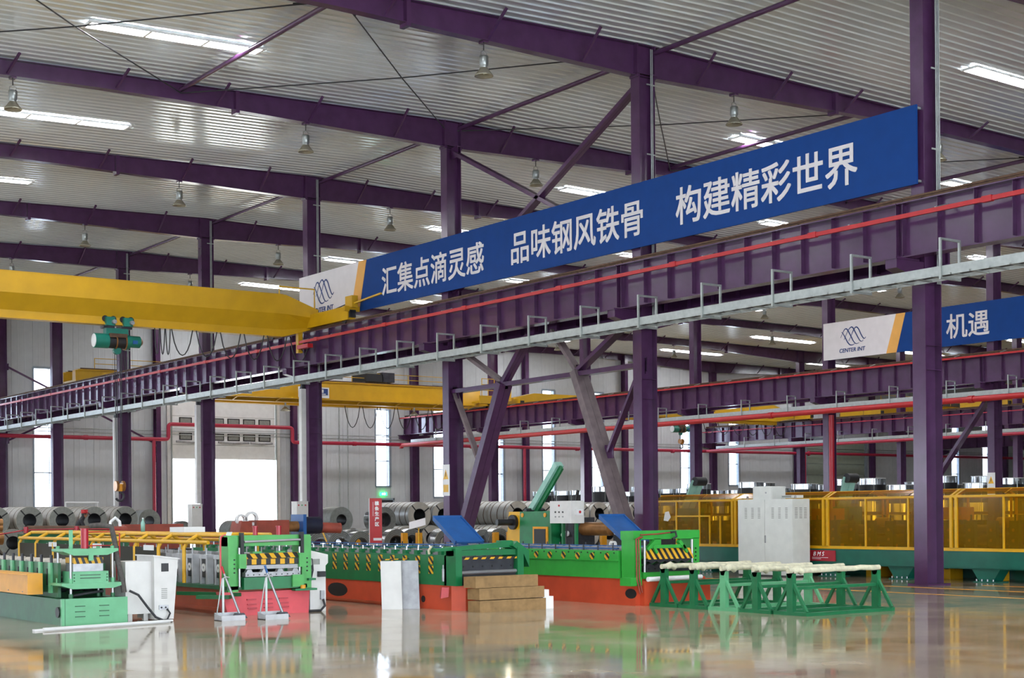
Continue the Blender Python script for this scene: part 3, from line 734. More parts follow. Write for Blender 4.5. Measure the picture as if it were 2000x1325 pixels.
h = thing('rope_hoist', (15.85, yg, 6.1), 'green rope hoist with dark drum and brass hook under the yellow crane girder', 'hoist')
hoist(h, 15.85, yg, 6.92, 2.08)
# crane 2: double girder with walkway, second hall
def bridge(y, wa, wb, lb, zt, zb, gap=1.6, sign=False, rails=True, nfest=0, drop=1.1):
    t = thing('overhead_crane', ((wa+wb)/2, y, zb), lb, 'crane', 'yellow overhead cranes')
    for s in (0, 1):
        yy = y+s*gap
        B().prism([(wa+.2, yy-.2, zb+.35), (wa+1.6, yy-.2, zb), (wb-1.6, yy-.2, zb), (wb-.2, yy-.2, zb+.35), (wb-.2, yy-.2, zt-.05), (wa+.2, yy-.2, zt-.05)], (0, .4, 0)).obj('girder', 'yellow', t)
        B().box(wa+.3, wb-.3, yy-.26, yy+.26, zt-.05, zt).obj('flange', 'yellow', t)
        B().box(wa+1.6, wb-1.6, yy-.26, yy+.26, zb-.03, zb).obj('flange', 'yellow', t)
        B().box(wa+.5, wb-.5, yy-.03, yy+.03, zt, zt+.08).obj('trolley_rail', 'rust', t)
    if rails:
        yy = y-.8
        B().box(wa+1, wb-1, yy, y-.2, zb+.12, zb+.17).obj('walkway', 'yellow', t)
        n = 9
        for k in range(n+1):
            x = wa+1+(wb-wa-2)*k/n
            B().bar((x, yy, zb+.13), (x, y-.2, zb-.02), .06, .06).obj('walkway_bracket', 'yellow', t)
        for k in range(7):
            x = wa+1.2+(wb-wa-2.4)*k/6; B().cyl((x, y+.1, zt), (x, y+.1, zt+.55), .02, 6).obj('rail_post', 'yellow', t)
        for z in (.3, .55): B().tube([(wa+1.2, y+.1, zt+z), (wb-1.2, y+.1, zt+z)], .018, 6).obj('handrail', 'yellow', t)
    if nfest: festoon(t, wa+14.6, wb-.6, y+gap*.5, zb-.02, nfest, drop, .02)
    for x in (wa+.1, wb-.1): end_truck(t, x, y-.9, y+gap+.9, 7.14)
    return t
t = bridge(66.2, WA+.65, ROW[1]-.65, 'yellow double-girder crane with walkway in the second hall', 8.1, 7.02, nfest=7)
for x in (33.9, 41.35):
    l = thing('crane_lamp', (x, 65.9, 6.5), 'small clear hanging lamp under the second-hall crane, %s one' % ('left' if x < 38 else 'right'), 'lamp', 'lamps under the second crane')
    B().cyl((x, 65.9, 6.75), (x, 65.9, 6.95), .05, 8).obj('holder', 'lampm', l)
    B().lathe([(.05, 6.76), (.12, 6.68), (.26, 6.55), (.25, 6.55), (.1, 6.66)], (x, 65.9, 0), 14).obj('shade', 'lampg', l)
    B().lathe([(.0, 6.7), (.06, 6.66), (.05, 6.58), (0, 6.56)], (x, 65.9, 0), 8).obj('bulb', 'white', l)
tt = thing('crane_trolley', (39.4, 66.9, 8.2), 'black hoist trolley box riding on the second-hall crane', 'trolley')
B().box(38.6, 39.6, 66.1, 67.6, 8.22, 8.62).obj('hoist_case', 'black', tt); B().box(39.55, 40.3, 66.1, 67.3, 8.22, 8.72).obj('motor_case', 'dark', tt)
for x in (38.8, 40.1):
    for y in (66.2, 67.8): B().cyl((x-.1, y-.04, 8.25), (x-.1, y+.04, 8.25), .08, 10).obj('wheel', 'dark', tt)
sg = thing('crane_sign', (34.6, 65.3, 7.35), 'small white and blue load plate on the second-hall crane', 'sign')
B().box(34.3, 36.0, 65.28, 65.31, 7.2, 7.72).obj('plate', 'white', sg); B().box(34.37, 35.93, 65.27, 65.28, 7.34, 7.66).obj('blue_field', 'navy', sg)
B().cyl((34.6, 65.27, 7.5), (34.6, 65.262, 7.5), .09, 12).obj('emblem', 'red', sg)
for k in range(3): B().box(34.85+k*.3, 35.08+k*.3, 65.26, 65.27, 7.45, 7.62).obj('letter_block', 'white', sg)
B().box(34.85, 35.8, 65.26, 65.27, 7.37, 7.41).obj('letter_line', 'white', sg)
pf = thing('crane_platform', (45.3, 65.0, 7.1), 'yellow caged service platform with green motor at the end of the second-hall crane', 'platform')
B().box(44.5, 46.3, 64.4, 65.2, 7.25, 7.33).obj('deck', 'yellow', pf); B().box(44.4, 45.6, 64.3, 64.36, 7.2, 7.6).obj('toe_board', 'yellow', pf)
for x in (44.6, 45.0, 45.4, 45.7): B().cyl((x, 64.4, 7.3), (x, 64.4, 8.5), .022, 6).obj('post', 'yellow', pf)
for z in (7.6, 7.9, 8.2, 8.5): B().tube([(44.6, 64.4, z), (45.7, 64.4, z)], .02, 6).obj('rail', 'yellow', pf)
B().cyl((45.7, 64.5, 7.6), (46.1, 64.5, 7.6), .2, 12).obj('drive_motor', 'hoist', pf); B().box(46.1, 46.5, 64.4, 64.9, 7.4, 7.95).obj('gearbox', 'yellow', pf)
lt = thing('work_light', (46.1, 64.3, 8.0), 'small lit warning lamp on the crane platform', 'lamp')
B().cyl((46.1, 64.3, 7.95), (46.1, 64.3, 8.05), .05, 8).obj('socket', 'dark', lt); B().lathe([(0, 8.05), (.09, 8.1), (.1, 8.17), (.07, 8.24), (0, 8.27)], (46.1, 64.3, 0), 10).obj('bulb', 'lamp_on', lt)
# crane 3: single girder with hoist, third hall
y3 = 66.0
t = thing('overhead_crane', (58.4, y3, 7.0), 'yellow single-girder crane with tapered end in the third hall', 'crane', 'yellow overhead cranes')
B().prism([(47.6, y3-.3, 7.35), (48.8, y3-.3, 7.0), (68.0, y3-.3, 7.0), (69.3, y3-.3, 7.3), (69.3, y3-.3, 7.6), (67.6, y3-.3, 8.0), (49.0, y3-.3, 8.0), (47.6, y3-.3, 7.7)], (0, .6, 0)).obj('girder', 'yellow', t)
B().box(48.8, 68.0, y3-.14, y3+.14, 6.78, 7.0).obj('lower_flange', 'yellow', t)
for x in (47.2, 69.55): end_truck(t, x, y3-1.6, y3+1.6, 7.14)
festoon(t, 60.5, 69, y3-.16, 6.8, 7, .7, .02)
h = thing('rope_hoist', (60, y3, 6.1), 'green rope hoist under the third-hall crane', 'hoist'); hoist(h, 60.0, y3-.1, 6.85, 5.4)
# crane 4 and 5: farther cranes at right
bridge(61.0, ROW[2]+.65, ROW[3]-.65, 'yellow railed double-girder crane in the farthest hall at right', 7.95, 7.15, 1.4, nfest=6)
bridge(52.0, ROW[2]+.65, ROW[3]-.65, 'yellow railed crane in the farthest hall, nearer one at the right edge', 7.95, 7.2, 1.4, nfest=5)
# ================================================================ MACHINES ON THE FLOOR
def rollers(t, x0, x1, ys, z, r, mat='dark', disc=3):
    for y in ys:
        s = B().cyl((x0, y, z), (x1, y, z), r*.45, 8).obj('roll_shaft', mat, t)
        b = B()
        for k in range(disc):
            xx = x0+(x1-x0)*(k+.5)/disc; b.cyl((xx-.06, y, z), (xx+.06, y, z), r, 12)
        b.obj('roll', mat, s)
# ---- machine 1: mint green purlin former at left
t = thing('roll_forming_machine', (7.0, 20.5, 0), 'mint green roll-forming machine with red cylinder press and orange guard box at left', 'machine')
B().box(6.52, 7.4, 18.98, 26.5, 0, .34).obj('bed', 'g1d', t)
f_ = B().box(6.52, 7.4, 18.93, 18.98, .0, .345).obj('front_panel', 'g1', t)
B().box(6.56, 6.565, 18.925, 18.93, 0, .345).obj('panel_seam', 'g1d', f_)
for x in (6.76, 7.08):
    for z in (.11, .175, .245): B().box(x-.065, x+.065, 18.915, 18.93, z-.006, z+.006).obj('louvre', 'g1d', f_)
B().cyl((6.515, 19.05, .17), (6.50, 19.05, .17), .07, 14).obj('cable_hole', 'black', t)
gb = B().box(6.3, 6.5, 19.6, 26, .385, .64).obj('guard_box', 'orange', t)
B().prism([(6.28, 19.6, .64), (6.5, 19.6, .64), (6.5, 19.6, .66), (6.3, 19.6, .66)], (0, 6.4, 0)).obj('guard_lid', 'orange', gb)
for y in (19.8, 20.4, 21.1): B().cyl((6.29, y, .42), (6.3, y, .42), .008, 6).obj('screw', 'chrome', gb)
sp = B().box(6.6, 6.64, 19.3, 26, .345, .8).obj('stand_plate', 'g1d', t)
for k in range(16):
    y = 19.55+k*.4
    B().box(6.57, 6.6, y-.05, y+.05, .4, .8).obj('bearing_block', 'g1', sp)
    B().cyl((6.6, y, .8), (6.6, y, .9), .02, 6).obj('adjust_screw', 'dark', sp)
    B().box(6.575, 6.598, y+.1, y+.14, .5, .72).obj('slot', 'black', sp)
B().box(7.2, 7.24, 19.3, 26, .345, .78).obj('stand_plate', 'g1d', t)
rollers(t, 6.64, 7.2, [19.6+k*.4 for k in range(16)], .72, .1, 'wrap')
rollers(t, 6.64, 7.2, [19.6+k*.4 for k in range(16)], .5, .1, 'dark')
def plate(x0, x1, y0, y1, zt, zb, inset): return B().prism([(x0, y0, zt), (x1, y0, zt), (x1, y0, zt-.03), (x1-inset, y0, zb), (x0+inset, y0, zb), (x0, y0, zt-.03)], (0, y1-y0, 0))
plate(6.54, 7.38, 18.98, 19.42, .54, .465, .15).obj('press_table', 'g1', t)
up = plate(6.56, 7.3, 18.98, 19.42, .985, .9, .15).obj('press_head', 'g1', t)
for x in (6.62, 6.68, 7.16, 7.24):
    y = 19.35 if x in (6.62, 7.16) else 19.04
    B().cyl((x, y, .345), (x, y, 1.0), .017, 10).obj('guide_post', 'chrome', t)
    B().cyl((x, y, .985), (x, y, 1.02), .026, 6).obj('nut', 'g1', t); B().cyl((x, y, .54), (x, y, .6), .03, 8).obj('post_collar', 'g1', t)
    B().cyl((x, y, .345), (x, y, .4), .03, 8).obj('post_foot', 'g1d', t)
B().cyl((6.925, 19.2, .985), (6.925, 19.2, 1.25), .05, 18).obj('hydraulic_cylinder', 'dred', t)
B().box(6.71, 6.75, 19.15, 19.19, .985, 1.23).obj('limit_post', 'g1', t)
B().box(6.9, 6.96, 18.97, 19.0, .83, .92).obj('centre_lug', 'g1', up)
B().box(6.72, 7.12, 19.05, 19.35, .79, .87).obj('striped_die', 'strip1', t)
B().box(6.72, 7.12, 19.06, 19.34, .69, .79).obj('steel_die', 'steel', t)
lb_ = B().box(6.69, 7.17, 19.0, 19.38, .54, .69).obj('die_block', 'g1', t)
for z in (.6, .64): B().box(6.79, 7.06, 18.99, 19.0, z, z+.008).obj('slot', 'black', lb_)
for x in (6.71, 7.15):
    for z in (.57, .61, .65): B().cyl((x, 19.0, z), (x, 18.985, z), .009, 6).obj('bolt', 'g1d', lb_)
B().tube([(6.72, 19.2, .36), (6.9, 19.1, .4), (7.15, 19.15, .42)], .02, 6).obj('cable_loom', 'rubber', t)
B().tube([(6.97, 19.2, 1.2), (7.15, 19.3, 1.2), (7.3, 19.3, 1.2), (7.42, 19.25, 1.18), (7.42, 19.25, .5)], .009, 6).obj('oil_pipe', 'red', t)
B().tube([(6.97, 19.2, 1.02), (7.36, 19.25, 1.02), (7.38, 19.25, .55)], .009, 6).obj('oil_pipe', 'red', t)
o = B().tube([(7.06, 19.35, 1.28), (7.15, 19.25, 1.29), (7.26, 19.12, 1.27), (7.29, 19.1, 1.1), (7.32, 19.05, .8), (7.36, 19.0, .55), (7.38, 19.0, .4)], .036, 10).obj('ribbed_hose', 'hose', loc=(7.3, 19.1, .4))
tag(o, 'thick dark ribbed hose hanging beside the mint green press', 'hose')
# ---- console beside machine 1
t = thing('control_console', (7.8, 19.2, 0), 'scuffed white control console with small dark screen beside the mint green press', 'console')
B().prism([(7.42, 19.05, .1), (7.78, 19.05, .1), (7.78, 19.05, .8), (7.42, 19.05, .8)], (0, .5, 0)).obj('rear_cabinet', 'cab', t)
B().prism([(7.78, 18.95, .02), (8.05, 18.95, .02), (8.12, 18.95, .82), (7.78, 18.95, .87)], (0, .6, 0)).obj('desk', 'cab', t)
B().prism([(7.76, 18.93, .865), (8.14, 18.93, .815), (8.14, 18.93, .835), (7.76, 18.93, .885)], (0, .64, 0)).obj('desk_top', 'cab', t)
B().box(7.88, 7.98, 18.94, 18.95, .66, .77).obj('screen', 'black', t)
for k in range(6): B().box(7.88, 7.96, 18.945, 18.95, .3+k*.025, .31+k*.025).obj('vent_slot', 'coilf', t)
B().box(7.84, 7.97, 18.93, 18.95, .15, .21).obj('socket_plate', 'steel', t)
for x in (7.87, 7.93): B().cyl((x, 18.93, .18), (x, 18.92, .18), .012, 8).obj('socket', 'black', t)
B().tube([(7.95, 18.93, .16), (7.98, 18.9, .1), (7.93, 18.88, .02), (7.85, 18.87, .01)], .012, 6).obj('plug_lead', 'rubber', t)
for x in (7.5, 7.72): B().box(x-.03, x+.03, 19.1, 19.16, 0, .1).obj('foot', 'cab', t)
o = B().tube([(7.44, 18.97, .42), (7.55, 18.93, .36), (7.66, 18.9, .2), (7.76, 18.86, .06), (7.86, 18.84, .012), (7.98, 18.84, .012)], .016, 8).obj('power_cable', 'rubber', loc=(7.7, 18.9, 0)); tag(o, 'thick black cable running from the mint press down to the floor', 'cable')
for k, (p, q, w) in enumerate((((5.95, 18.3, .012), (7.85, 18.62, .012), .06), ((6.05, 18.22, .03), (7.86, 18.55, .03), .05))):
    o = B().bar(p, q, w, .022).obj('floor_strip', 'white', loc=p); tag(o, 'long white strip lying on the floor before the mint green machine, %s one' % ('back' if k == 0 else 'front'), 'strip', 'white strips on the floor')
# ---- machine 2: red base, green press frame, yellow tube guard
t = thing('roll_forming_machine', (9.6, 21, 0), 'roll-forming machine with rose-red base, green press frame and grey roll stands', 'machine')
B().box(9.0, 10.15, 19.35, 28.3, 0, .36).obj('base', 'rbase2', t)
B().box(8.97, 9.02, 19.35, 28.3, .05, .1).obj('base_channel', 'rbase2', t)
fr = B().prism([(8.93, 19.12, .0), (10.18, 19.12, .0), (10.24, 19.2, .33), (8.87, 19.2, .33)], (0, .2, 0)).obj('front_panel', 'pink', t)
for x in (9.3, 9.55, 9.8):
    for z in (.1, .155, .22): B().box(x-.07, x+.07, 19.1+z*.22, 19.13+z*.22, z-.008, z+.008).obj('louvre', 'dred', fr)
B().box(8.95, 10.2, 19.2, 28.3, .36, .41).obj('bed_plate', 'g1d', t)
# stands along both sides
st = B().box(-.05, .05, -.13, -.075, 0, .4).box(-.05, .05, .075, .13, 0, .4).box(-.06, .06, -.14, .14, .37, .43).mesh('stand_frame', 'standg')
bk = B().box(-.04, .04, -.072, .072, .1, .36).mesh('bearing_block', 'black')
br = B().ring((-.055, 0, .24), (-.04, 0, .24), .06, .025, 16).mesh('bearing_cover', 'cab')
bo = B().cyl((0, 0, .42), (0, 0, .52), .012, 8).box(-.05, .05, -.02, .02, .42, .435).mesh('adjust_bolt', 'chrome')
for k in range(17):
    y = 19.75+k*.5
    for x, sx in ((9.12, 1), (10.0, -1)):
        s = place('roll_stand', st, t, (x, y, .41)); s.rotation_euler = (0, 0, 0)
        OFF[s] = OFF[t] + Vector((x, y, .41)) - OFF[t]
        for nm, me in (('bearing_block', bk), ('bearing_cover', br), ('adjust_bolt', bo)):
            o = bpy.data.objects.new(nm, me); COL.objects.link(o); o.parent = s
            if sx < 0 and nm == 'bearing_cover': o.scale = (-1, 1, 1)
rollers(t, 9.2, 9.95, [19.75+k*.5 for k in range(17)], .66, .09, 'dark', 5)
rollers(t, 9.2, 9.95, [19.75+k*.5 for k in range(17)], .5, .08, 'dark', 5)
# press frame
for x in (9.0, 10.15): B().box(x-.03, x+.12, 19.2, 19.5, .33, 1.1).obj('frame_post', 'g2', t)
B().box(8.97, 10.27, 19.22, 19.48, .97, 1.12).obj('frame_head', 'g2', t)
for x in (9.16, 10.1):
    B().box(x-.025, x+.025, 19.14, 19.2, .8, 1.16).obj('slide_rail', 'black', t)
    B().box(x-.06, x+.05, 19.12, 19.2, .66, .86).obj('slide_block', 'g2', t)
    for k in range(4): B().cyl((x-.1 if x < 9.5 else x+.1, 19.2, .6+k*.06), (x-.1 if x < 9.5 else x+.1, 19.185, .6+k*.06), .012, 6).obj('bolt', 'black', t)
    B().cyl((x-.04, 19.16, .4), (x-.04, 19.16, .95), .018, 8).obj('guide_rod', 'chrome', t)
B().cyl((9.2, 19.16, 1.03), (10.08, 19.16, 1.05), .018, 10).obj('cross_rod', 'chrome', t)
for x in (9.46, 9.83): B().cyl((x, 19.35, 1.12), (x, 19.35, 1.24), .035, 14).cyl((x, 19.35, 1.235), (x, 19.35, 1.25), .045, 14).obj('hydraulic_cylinder', 'dred', t)
for x in (9.44, 9.81):
    B().cyl((x, 19.3, .86), (x, 19.3, .98), .02, 8).obj('piston_rod', 'chrome', t); B().box(x-.07, x+.07, 19.25, 19.35, .86, .89).obj('piston_foot', 'g2', t)
B().prism([(9.22, 19.14, .79), (10.1, 19.14, .8), (10.1, 19.2, .87), (9.22, 19.2, .86)], (0, .1, 0)).obj('striped_beam', 'strip2', t)
B().box(9.22, 10.1, 19.15, 19.28, .71, .785).obj('striped_blade_holder', 'strip2b', t)
ud = B().box(9.22, 10.08, 19.17, 19.24, .645, .7).obj('upper_die', 'steel', t)
ld = B().box(9.2, 10.06, 19.14, 19.24, .54, .6).obj('lower_die', 'steel', t)
for k in range(4): B().prism([(9.22+k*.24, 19.15, .6), (9.32+k*.24, 19.15, .6), (9.3+k*.24, 19.15, .64), (9.24+k*.24, 19.15, .64)], (0, .08, 0)).obj('die_tooth', 'steel', ld)
for k in range(10): B().cyl((9.24+k*.088, 19.14, .565), (9.24+k*.088, 19.135, .565), .01, 6).obj('bolt', 'black', ld)
B().prism([(9.18, 19.14, .36), (10.06, 19.14, .36), (10.06, 19.14, .53), (9.18, 19.14, .53)], (0, .12, 0)).obj('apron', 'g3', t)
B().box(9.92, 10.1, 19.1, 19.16, .38, .55).obj('side_bracket', 'g2', t)
B().box(9.95, 10.3, 19.08, 19.2, .32, .35).obj('outrigger', 'g3', t); B().box(10.2, 10.32, 19.15, 19.4, .46, .49).obj('outrigger', 'g3', t)
B().cyl((10.08, 19.1, .35), (10.08, 19.1, .4), .04, 10).obj('brass_fitting', 'orange', t)
B().bar((8.6, 20.1, .3), (9.1, 19.1, .3), .05, .05).bar((8.95, 19.1, .27), (8.62, 19.45, .27), .12, .05).obj('outrigger', 'g1d', t)
B().tube([(8.9, 19.3, .34), (8.9, 19.3, 1.02), (8.93, 19.35, 1.1), (9.02, 19.4, 1.13)], .014, 8).obj('oil_pipe', 'pink', t)
B().prism([(9.03, 19.4, 1.12), (9.11, 19.4, 1.12), (9.13, 19.4, 1.17), (9.05, 19.4, 1.17)], (0, .01, 0)).obj('lamp_plate', 'white', t)
B().tube([(10.28, 19.4, .9), (10.34, 19.3, .75), (10.35, 19.3, .6), (10.3, 19.3, .4)], .014, 6).tube([(10.27, 19.4, .85), (10.33, 19.3, .65), (10.25, 19.25, .32), (10.2, 19.2, .2)], .012, 6).obj('cable', 'rubber', t)
# yellow tube guard
g = thing('tube_guard', (9.5, 24, .4), 'yellow tube guard frame over the roll stands behind the rose-red press', 'guard')
for x, z in ((8.92, 1.02), (9.15, 1.12), (9.9, 1.12), (10.1, 1.02)): B().tube([(x, 19.75, z), (x, 28.2, z)], .028, 8).obj('long_tube', 'yellowp', g)
for k in range(9):
    y = 20.6+k*.95
    B().tube([(8.92, y, .42), (8.92, y, .93), (8.97, y-.0, 1.02), (9.15, y, 1.12), (9.9, y, 1.12), (10.05, y, 1.02), (10.1, y, .93), (10.1, y, .42)], .03, 8).obj('hoop', 'yellowp', g)
for k in range(3): B().box(8.9, 8.91, 21.7+k*2.2, 22.1+k*2.2, .88, .96).obj('tag_plate', 'white', g)
B().box(8.915, 8.925, 21.55, 28.2, .45, .93).obj('mesh_infill', tinted('guard_mesh', '#4a4638', .45, .5), g)
o = B().box(9.4, 9.75, 21.7, 22.25, 1.15, 1.23).obj('white_box', 'white', loc=(9.55, 22, 1.15)); tag(o, 'low white carton lying on the yellow tube guard', 'box')
t = thing('bottle', (9.5, 23.6, 1.15), 'clear green drink bottle standing on the yellow tube guard', 'bottle')
B().lathe([(0, 1.15), (.035, 1.15), (.035, 1.27), (.03, 1.3), (.013, 1.34), (.013, 1.36), (0, 1.36)], (9.5, 23.6, 0), 12).obj('body', 'g7', t); B().cyl((9.5, 23.6, 1.36), (9.5, 23.6, 1.38), .016, 8).obj('cap', 'white', t)
# ---- grey console beside machine 2
t = thing('control_console', (10.47, 19.6, 0), 'cream control console with small grey screen right of the green press frame', 'console')
B().prism([(10.3, 19.3, .0), (10.56, 19.3, .0), (10.56, 19.3, .66), (10.6, 19.3, .7), (10.6, 19.3, .82), (10.3, 19.3, .89)], (0, .7, 0)).obj('body', 'cab', t)
B().box(10.33, 10.46, 19.29, 19.3, .68, .76).obj('screen', 'coilf', t)
B().box(10.42, 10.52, 19.22, 19.3, .5, .58).obj('rotary_switch', 'black', t)
B().box(10.46, 10.52, 19.26, 19.3, .17, .3).obj('plug_box', 'steel', t)
B().tube([(10.5, 19.27, .17), (10.5, 19.22, .08), (10.42, 19.2, .015), (10.2, 19.2, .015)], .018, 8).obj('cable', 'rubber', t)
# ---- brooms and dustpans
for k, (x, y, c2) in enumerate(((8.62, 18.42, 'red'), (9.17, 18.24, 'dblue'))):
    t = thing('dustpan', (x, y, 0), 'long-handled metal dustpan standing before the rose-red base, %s one' % ('left' if k == 0 else 'right'), 'dustpan', 'metal dustpans')
    w = .17
    b = B(); b.prism([(x-w, y-.12, 0), (x+w, y-.12, 0), (x+w, y+.12, 0), (x-w, y+.12, 0)], (0, 0, .008)); b.box(x-w, x+w, y+.11, y+.12, 0, .1); b.prism([(x-w, y-.12, 0), (x-w, y+.12, 0), (x-w, y+.12, .1), (x-w, y-.1, .06)], (.008, 0, 0)); b.prism([(x+w-.008, y-.12, 0), (x+w-.008, y+.12, 0), (x+w-.008, y+.12, .1), (x+w-.008, y-.1, .06)], (.008, 0, 0)); b.box(x-w, x+w, y-.125, y-.115, 0, .07)
    b.obj('pan', 'standg', t)
    B().tube([(x-w+.03, y+.11, .05), (x-.1, y+.06, .42), (x-.08, y+.05, .56), (x-.02, y+.04, .58), (x+.02, y+.04, .57)], .009, 6).obj('wire_handle', 'galv', t)
    B().box(x-.06, x-.03, y+.1, y+.11, .08, .56).obj('back_strut', 'galv', t)
    t = thing('broom', (x+.12, y+.1, 0), 'grey-handled broom leaning in the %s dustpan, %s grip' % ('left' if k == 0 else 'right', 'red' if k == 0 else 'blue'), 'broom', 'brooms')
    B().cyl((x+.14, y-.02, .07), (x-.02, y+.12, .62), .017, 8).obj('handle', 'chrome', t)
    B().cyl((x-.02, y+.12, .62), (x-.045, y+.14, .72), .016, 8).obj('grip', c2, t)
    B().prism([(x+.02, y-.05, .02), (x+.24, y-.05, .02), (x+.19, y-.05, .09), (x+.07, y-.05, .09)], (0, .06, 0)).obj('brush_head', 'dark', t)
# ---- machine 3: deep green with red base
t = thing('roll_forming_machine', (12.5, 20, 0), 'deep green roll-forming machine on orange-red base with striped tags along its side', 'machine')
bs = B().box(11.9, 13.1, 18.0, 27, .0, .36).obj('base', 'rbase', t)
B().prism([(11.9, 18.0, 0), (12.05, 17.85, 0), (13.1, 17.85, 0), (13.1, 18.0, 0)], (0, 0, .36)).obj('base_nose', 'rbase', t)
for y, w in ((21.35, .34), (24.2, .34)):
    b = B().prism([(11.895, y+w*math.cos(a)*(1 if abs(math.cos(a)) < .8 else .95), .19+.11*math.sin(a)) for a in [2*math.pi*k/20 for k in range(20)]], (.004, 0, 0)); b.obj('oval_hole', 'black', bs)
B().box(11.87, 11.9, 19.2, 27, .02, .05).obj('base_foot', 'rbase2', bs)
sd = B().box(11.88, 11.94, 18.1, 27, .36, .8).obj('side_plate', 'g3', t)
B().box(13.06, 13.12, 18.1, 27, .36, .8).obj('side_plate', 'g3', t)
B().box(11.94, 13.06, 18.1, 27, .36, .5).obj('bed', 'g3', t)
for k in range(9):
    y = 21.4-k*.362; B().box(11.872, 11.88, y-.06, y+.06, .52, .64).box(11.872, 11.88, y-.06, y+.06, .66, .78).obj('hazard_tag', 'tag', sd)
for k in range(26):
    y = 18.35+k*.33
    for x in (11.98, 13.02):
        b = B().box(x-.05, x+.05, y-.045, y+.045, .8, .86); b.obj('bearing_cap', 'g3', t)
        B().cyl((x, y, .86), (x, y, .915), .018, 6).obj('adjust_bolt', 'silver', t)
rollers(t, 11.96, 13.04, [18.35+k*.33 for k in range(26)], .78, .07, 'steel', 6)
for x in (12.0, 13.0): B().box(x-.02, x+.02, 18.4, 27, .9, .915).obj('blue_tie_bar', 'dblue', t)
# front shear
for x in (11.93, 13.03): B().box(x-.05, x+.06, 17.85, 18.15, .36, .9).obj('shear_post', 'g3', t)
B().box(11.88, 13.1, 17.9, 18.1, .79, .87).obj('shear_beam', 'g3', t)
B().prism([(11.6, 17.95, .9), (12.75, 17.95, .97), (12.75, 17.95, 1.0), (12.95, 17.95, 1.0), (13.16, 17.95, .86), (13.16, 17.95, .8), (12.9, 17.95, .9), (11.6, 17.95, .86)], (0, .12, 0)).obj('top_hood', 'g3', t)
B().prism([(12.98, 17.86, .99), (13.2, 17.86, .84), (13.2, 17.86, .6), (13.1, 17.86, .8), (12.9, 17.86, .92)], (0, .3, 0)).obj('side_guard', 'g3', t)
B().box(11.96, 13.0, 17.87, 17.9, .735, .765).obj('hazard_strip', 'strip3', t)
sh = B().box(11.96, 13.02, 17.95, 18.05, .55, .73).obj('shear_blade_plate', 'dark', t)
for k in range(6): B().cyl((12.08+k*.17, 17.95, .63), (12.08+k*.17, 17.94, .63), .014, 6).obj('bolt', 'black', sh)
B().cyl((11.98, 17.9, .545), (13.03, 17.9, .55), .03, 12).obj('exit_roller', 'chrome', t)
B().box(11.95, 13.05, 17.9, 18.1, .36, .52).obj('shear_throat', 'black', t)
B().box(12.3, 12.75, 17.86, 17.88, .45, .475).obj('red_label', 'red', t)
B().cyl((11.86, 18.15, .42), (11.86, 18.15, .6), .022, 10).cyl((11.86, 18.15, .6), (11.86, 18.15, .66), .012, 8).obj('grease_bottle', 'steel', t)
B().prism([(11.75, 18.05, .18), (11.85, 18.0, .2), (11.86, 18.0, .34), (11.77, 18.05, .34)], (.02, .06, 0)).obj('red_flap', 'red', t)
B().cyl((11.9, 18.75, .14), (11.89, 18.75, .14), .05, 12).obj('round_hole', 'black', bs)
B().tube([(11.75, 18.35, .82), (11.73, 18.33, .87), (11.76, 18.3, .93)], .02, 6).obj('rag', 'cloth', t)
# blue feed tables behind machines 3 and 4
def feed(x, ya, yb, lb):
    t = thing('feed_table', (x, ya, 0), lb, 'feed table', 'tilted blue feed tables')
    p, q = Vector((x, ya, 1.33)), Vector((x, yb, .93)); up = (0, .5, 1)
    B().bar(p, q, .56, .03, up=(0, .6, 1)).obj('table_plate', 'dblue', t)
    for s in (-.27, .27): B().bar(p+Vector((s, 0, 0)), q+Vector((s, 0, 0)), .03, .07, up=(0, .6, 1)).obj('side_lip', 'dblue', t)
    B().bar(p+Vector((-.28, 0, .02)), p+Vector((.28, 0, .02)), .03, .05).obj('end_lip', 'dblue', t)
    B().box(x-.06, x+.06, (ya*.3+yb*.7)-.04, (ya*.3+yb*.7)+.04, .0, 1.02).obj('post', 'dblue', t)
    B().box(x-.15, x+.15, (ya*.3+yb*.7)-.15, (ya*.3+yb*.7)+.15, 0, .02).obj('foot_plate', 'dblue', t)
feed(13.65, 20.75, 20.1, 'tilted blue feed table behind the deep green machine'); feed(16.45, 19.85, 19.2, 'tilted blue feed table behind the bright green machine')
# ---- machine 4: bright green with red base
t = thing('roll_forming_machine', (15.2, 18.5, 0), 'bright green roll-forming machine on orange-red base with striped press portal', 'machine')
bs = B().box(14.53, 15.95, 17.0, 24, 0, .4).obj('base', 'rbase', t)
B().box(14.62, 15.96, 16.9, 17.0, .0, .37).obj('front_panel', 'red' if 0 else 'rbase', t)
B().prism([(14.525, 17.1+.13*math.cos(a), .18+.075*math.sin(a)) for a in [2*math.pi*k/16 for k in range(16)]], (.004, 0, 0)).obj('oval_hole', 'black', bs)
sd = B().box(14.5, 14.56, 17.35, 24, .4, .82).obj('side_plate', 'g4', t)
B().box(15.84, 15.9, 17.35, 24, .4, .82).obj('side_plate', 'g4', t); B().box(14.56, 15.84, 17.35, 24, .4, .52).obj('bed', 'g4', t)
B().box(14.48, 14.5, 17.35, 24, .66, .672).obj('side_rib', 'g4', sd)
for k in range(7): B().cyl((14.497, 17.62+k*.36, .73), (14.49, 17.62+k*.36, .73), .055, 16).obj('hazard_disc', 'tag', sd)
for k in range(40): B().cyl((14.5, 17.45+k*.16, .785), (14.492, 17.45+k*.16, .785), .013, 6).obj('bolt', 'black', sd)
for k in range(18):
    y = 17.6+k*.36
    for x in (14.6, 15.8): B().cyl((x, y, .8), (x, y, .9), .012, 6).obj('adjust_bolt', 'dark', t)
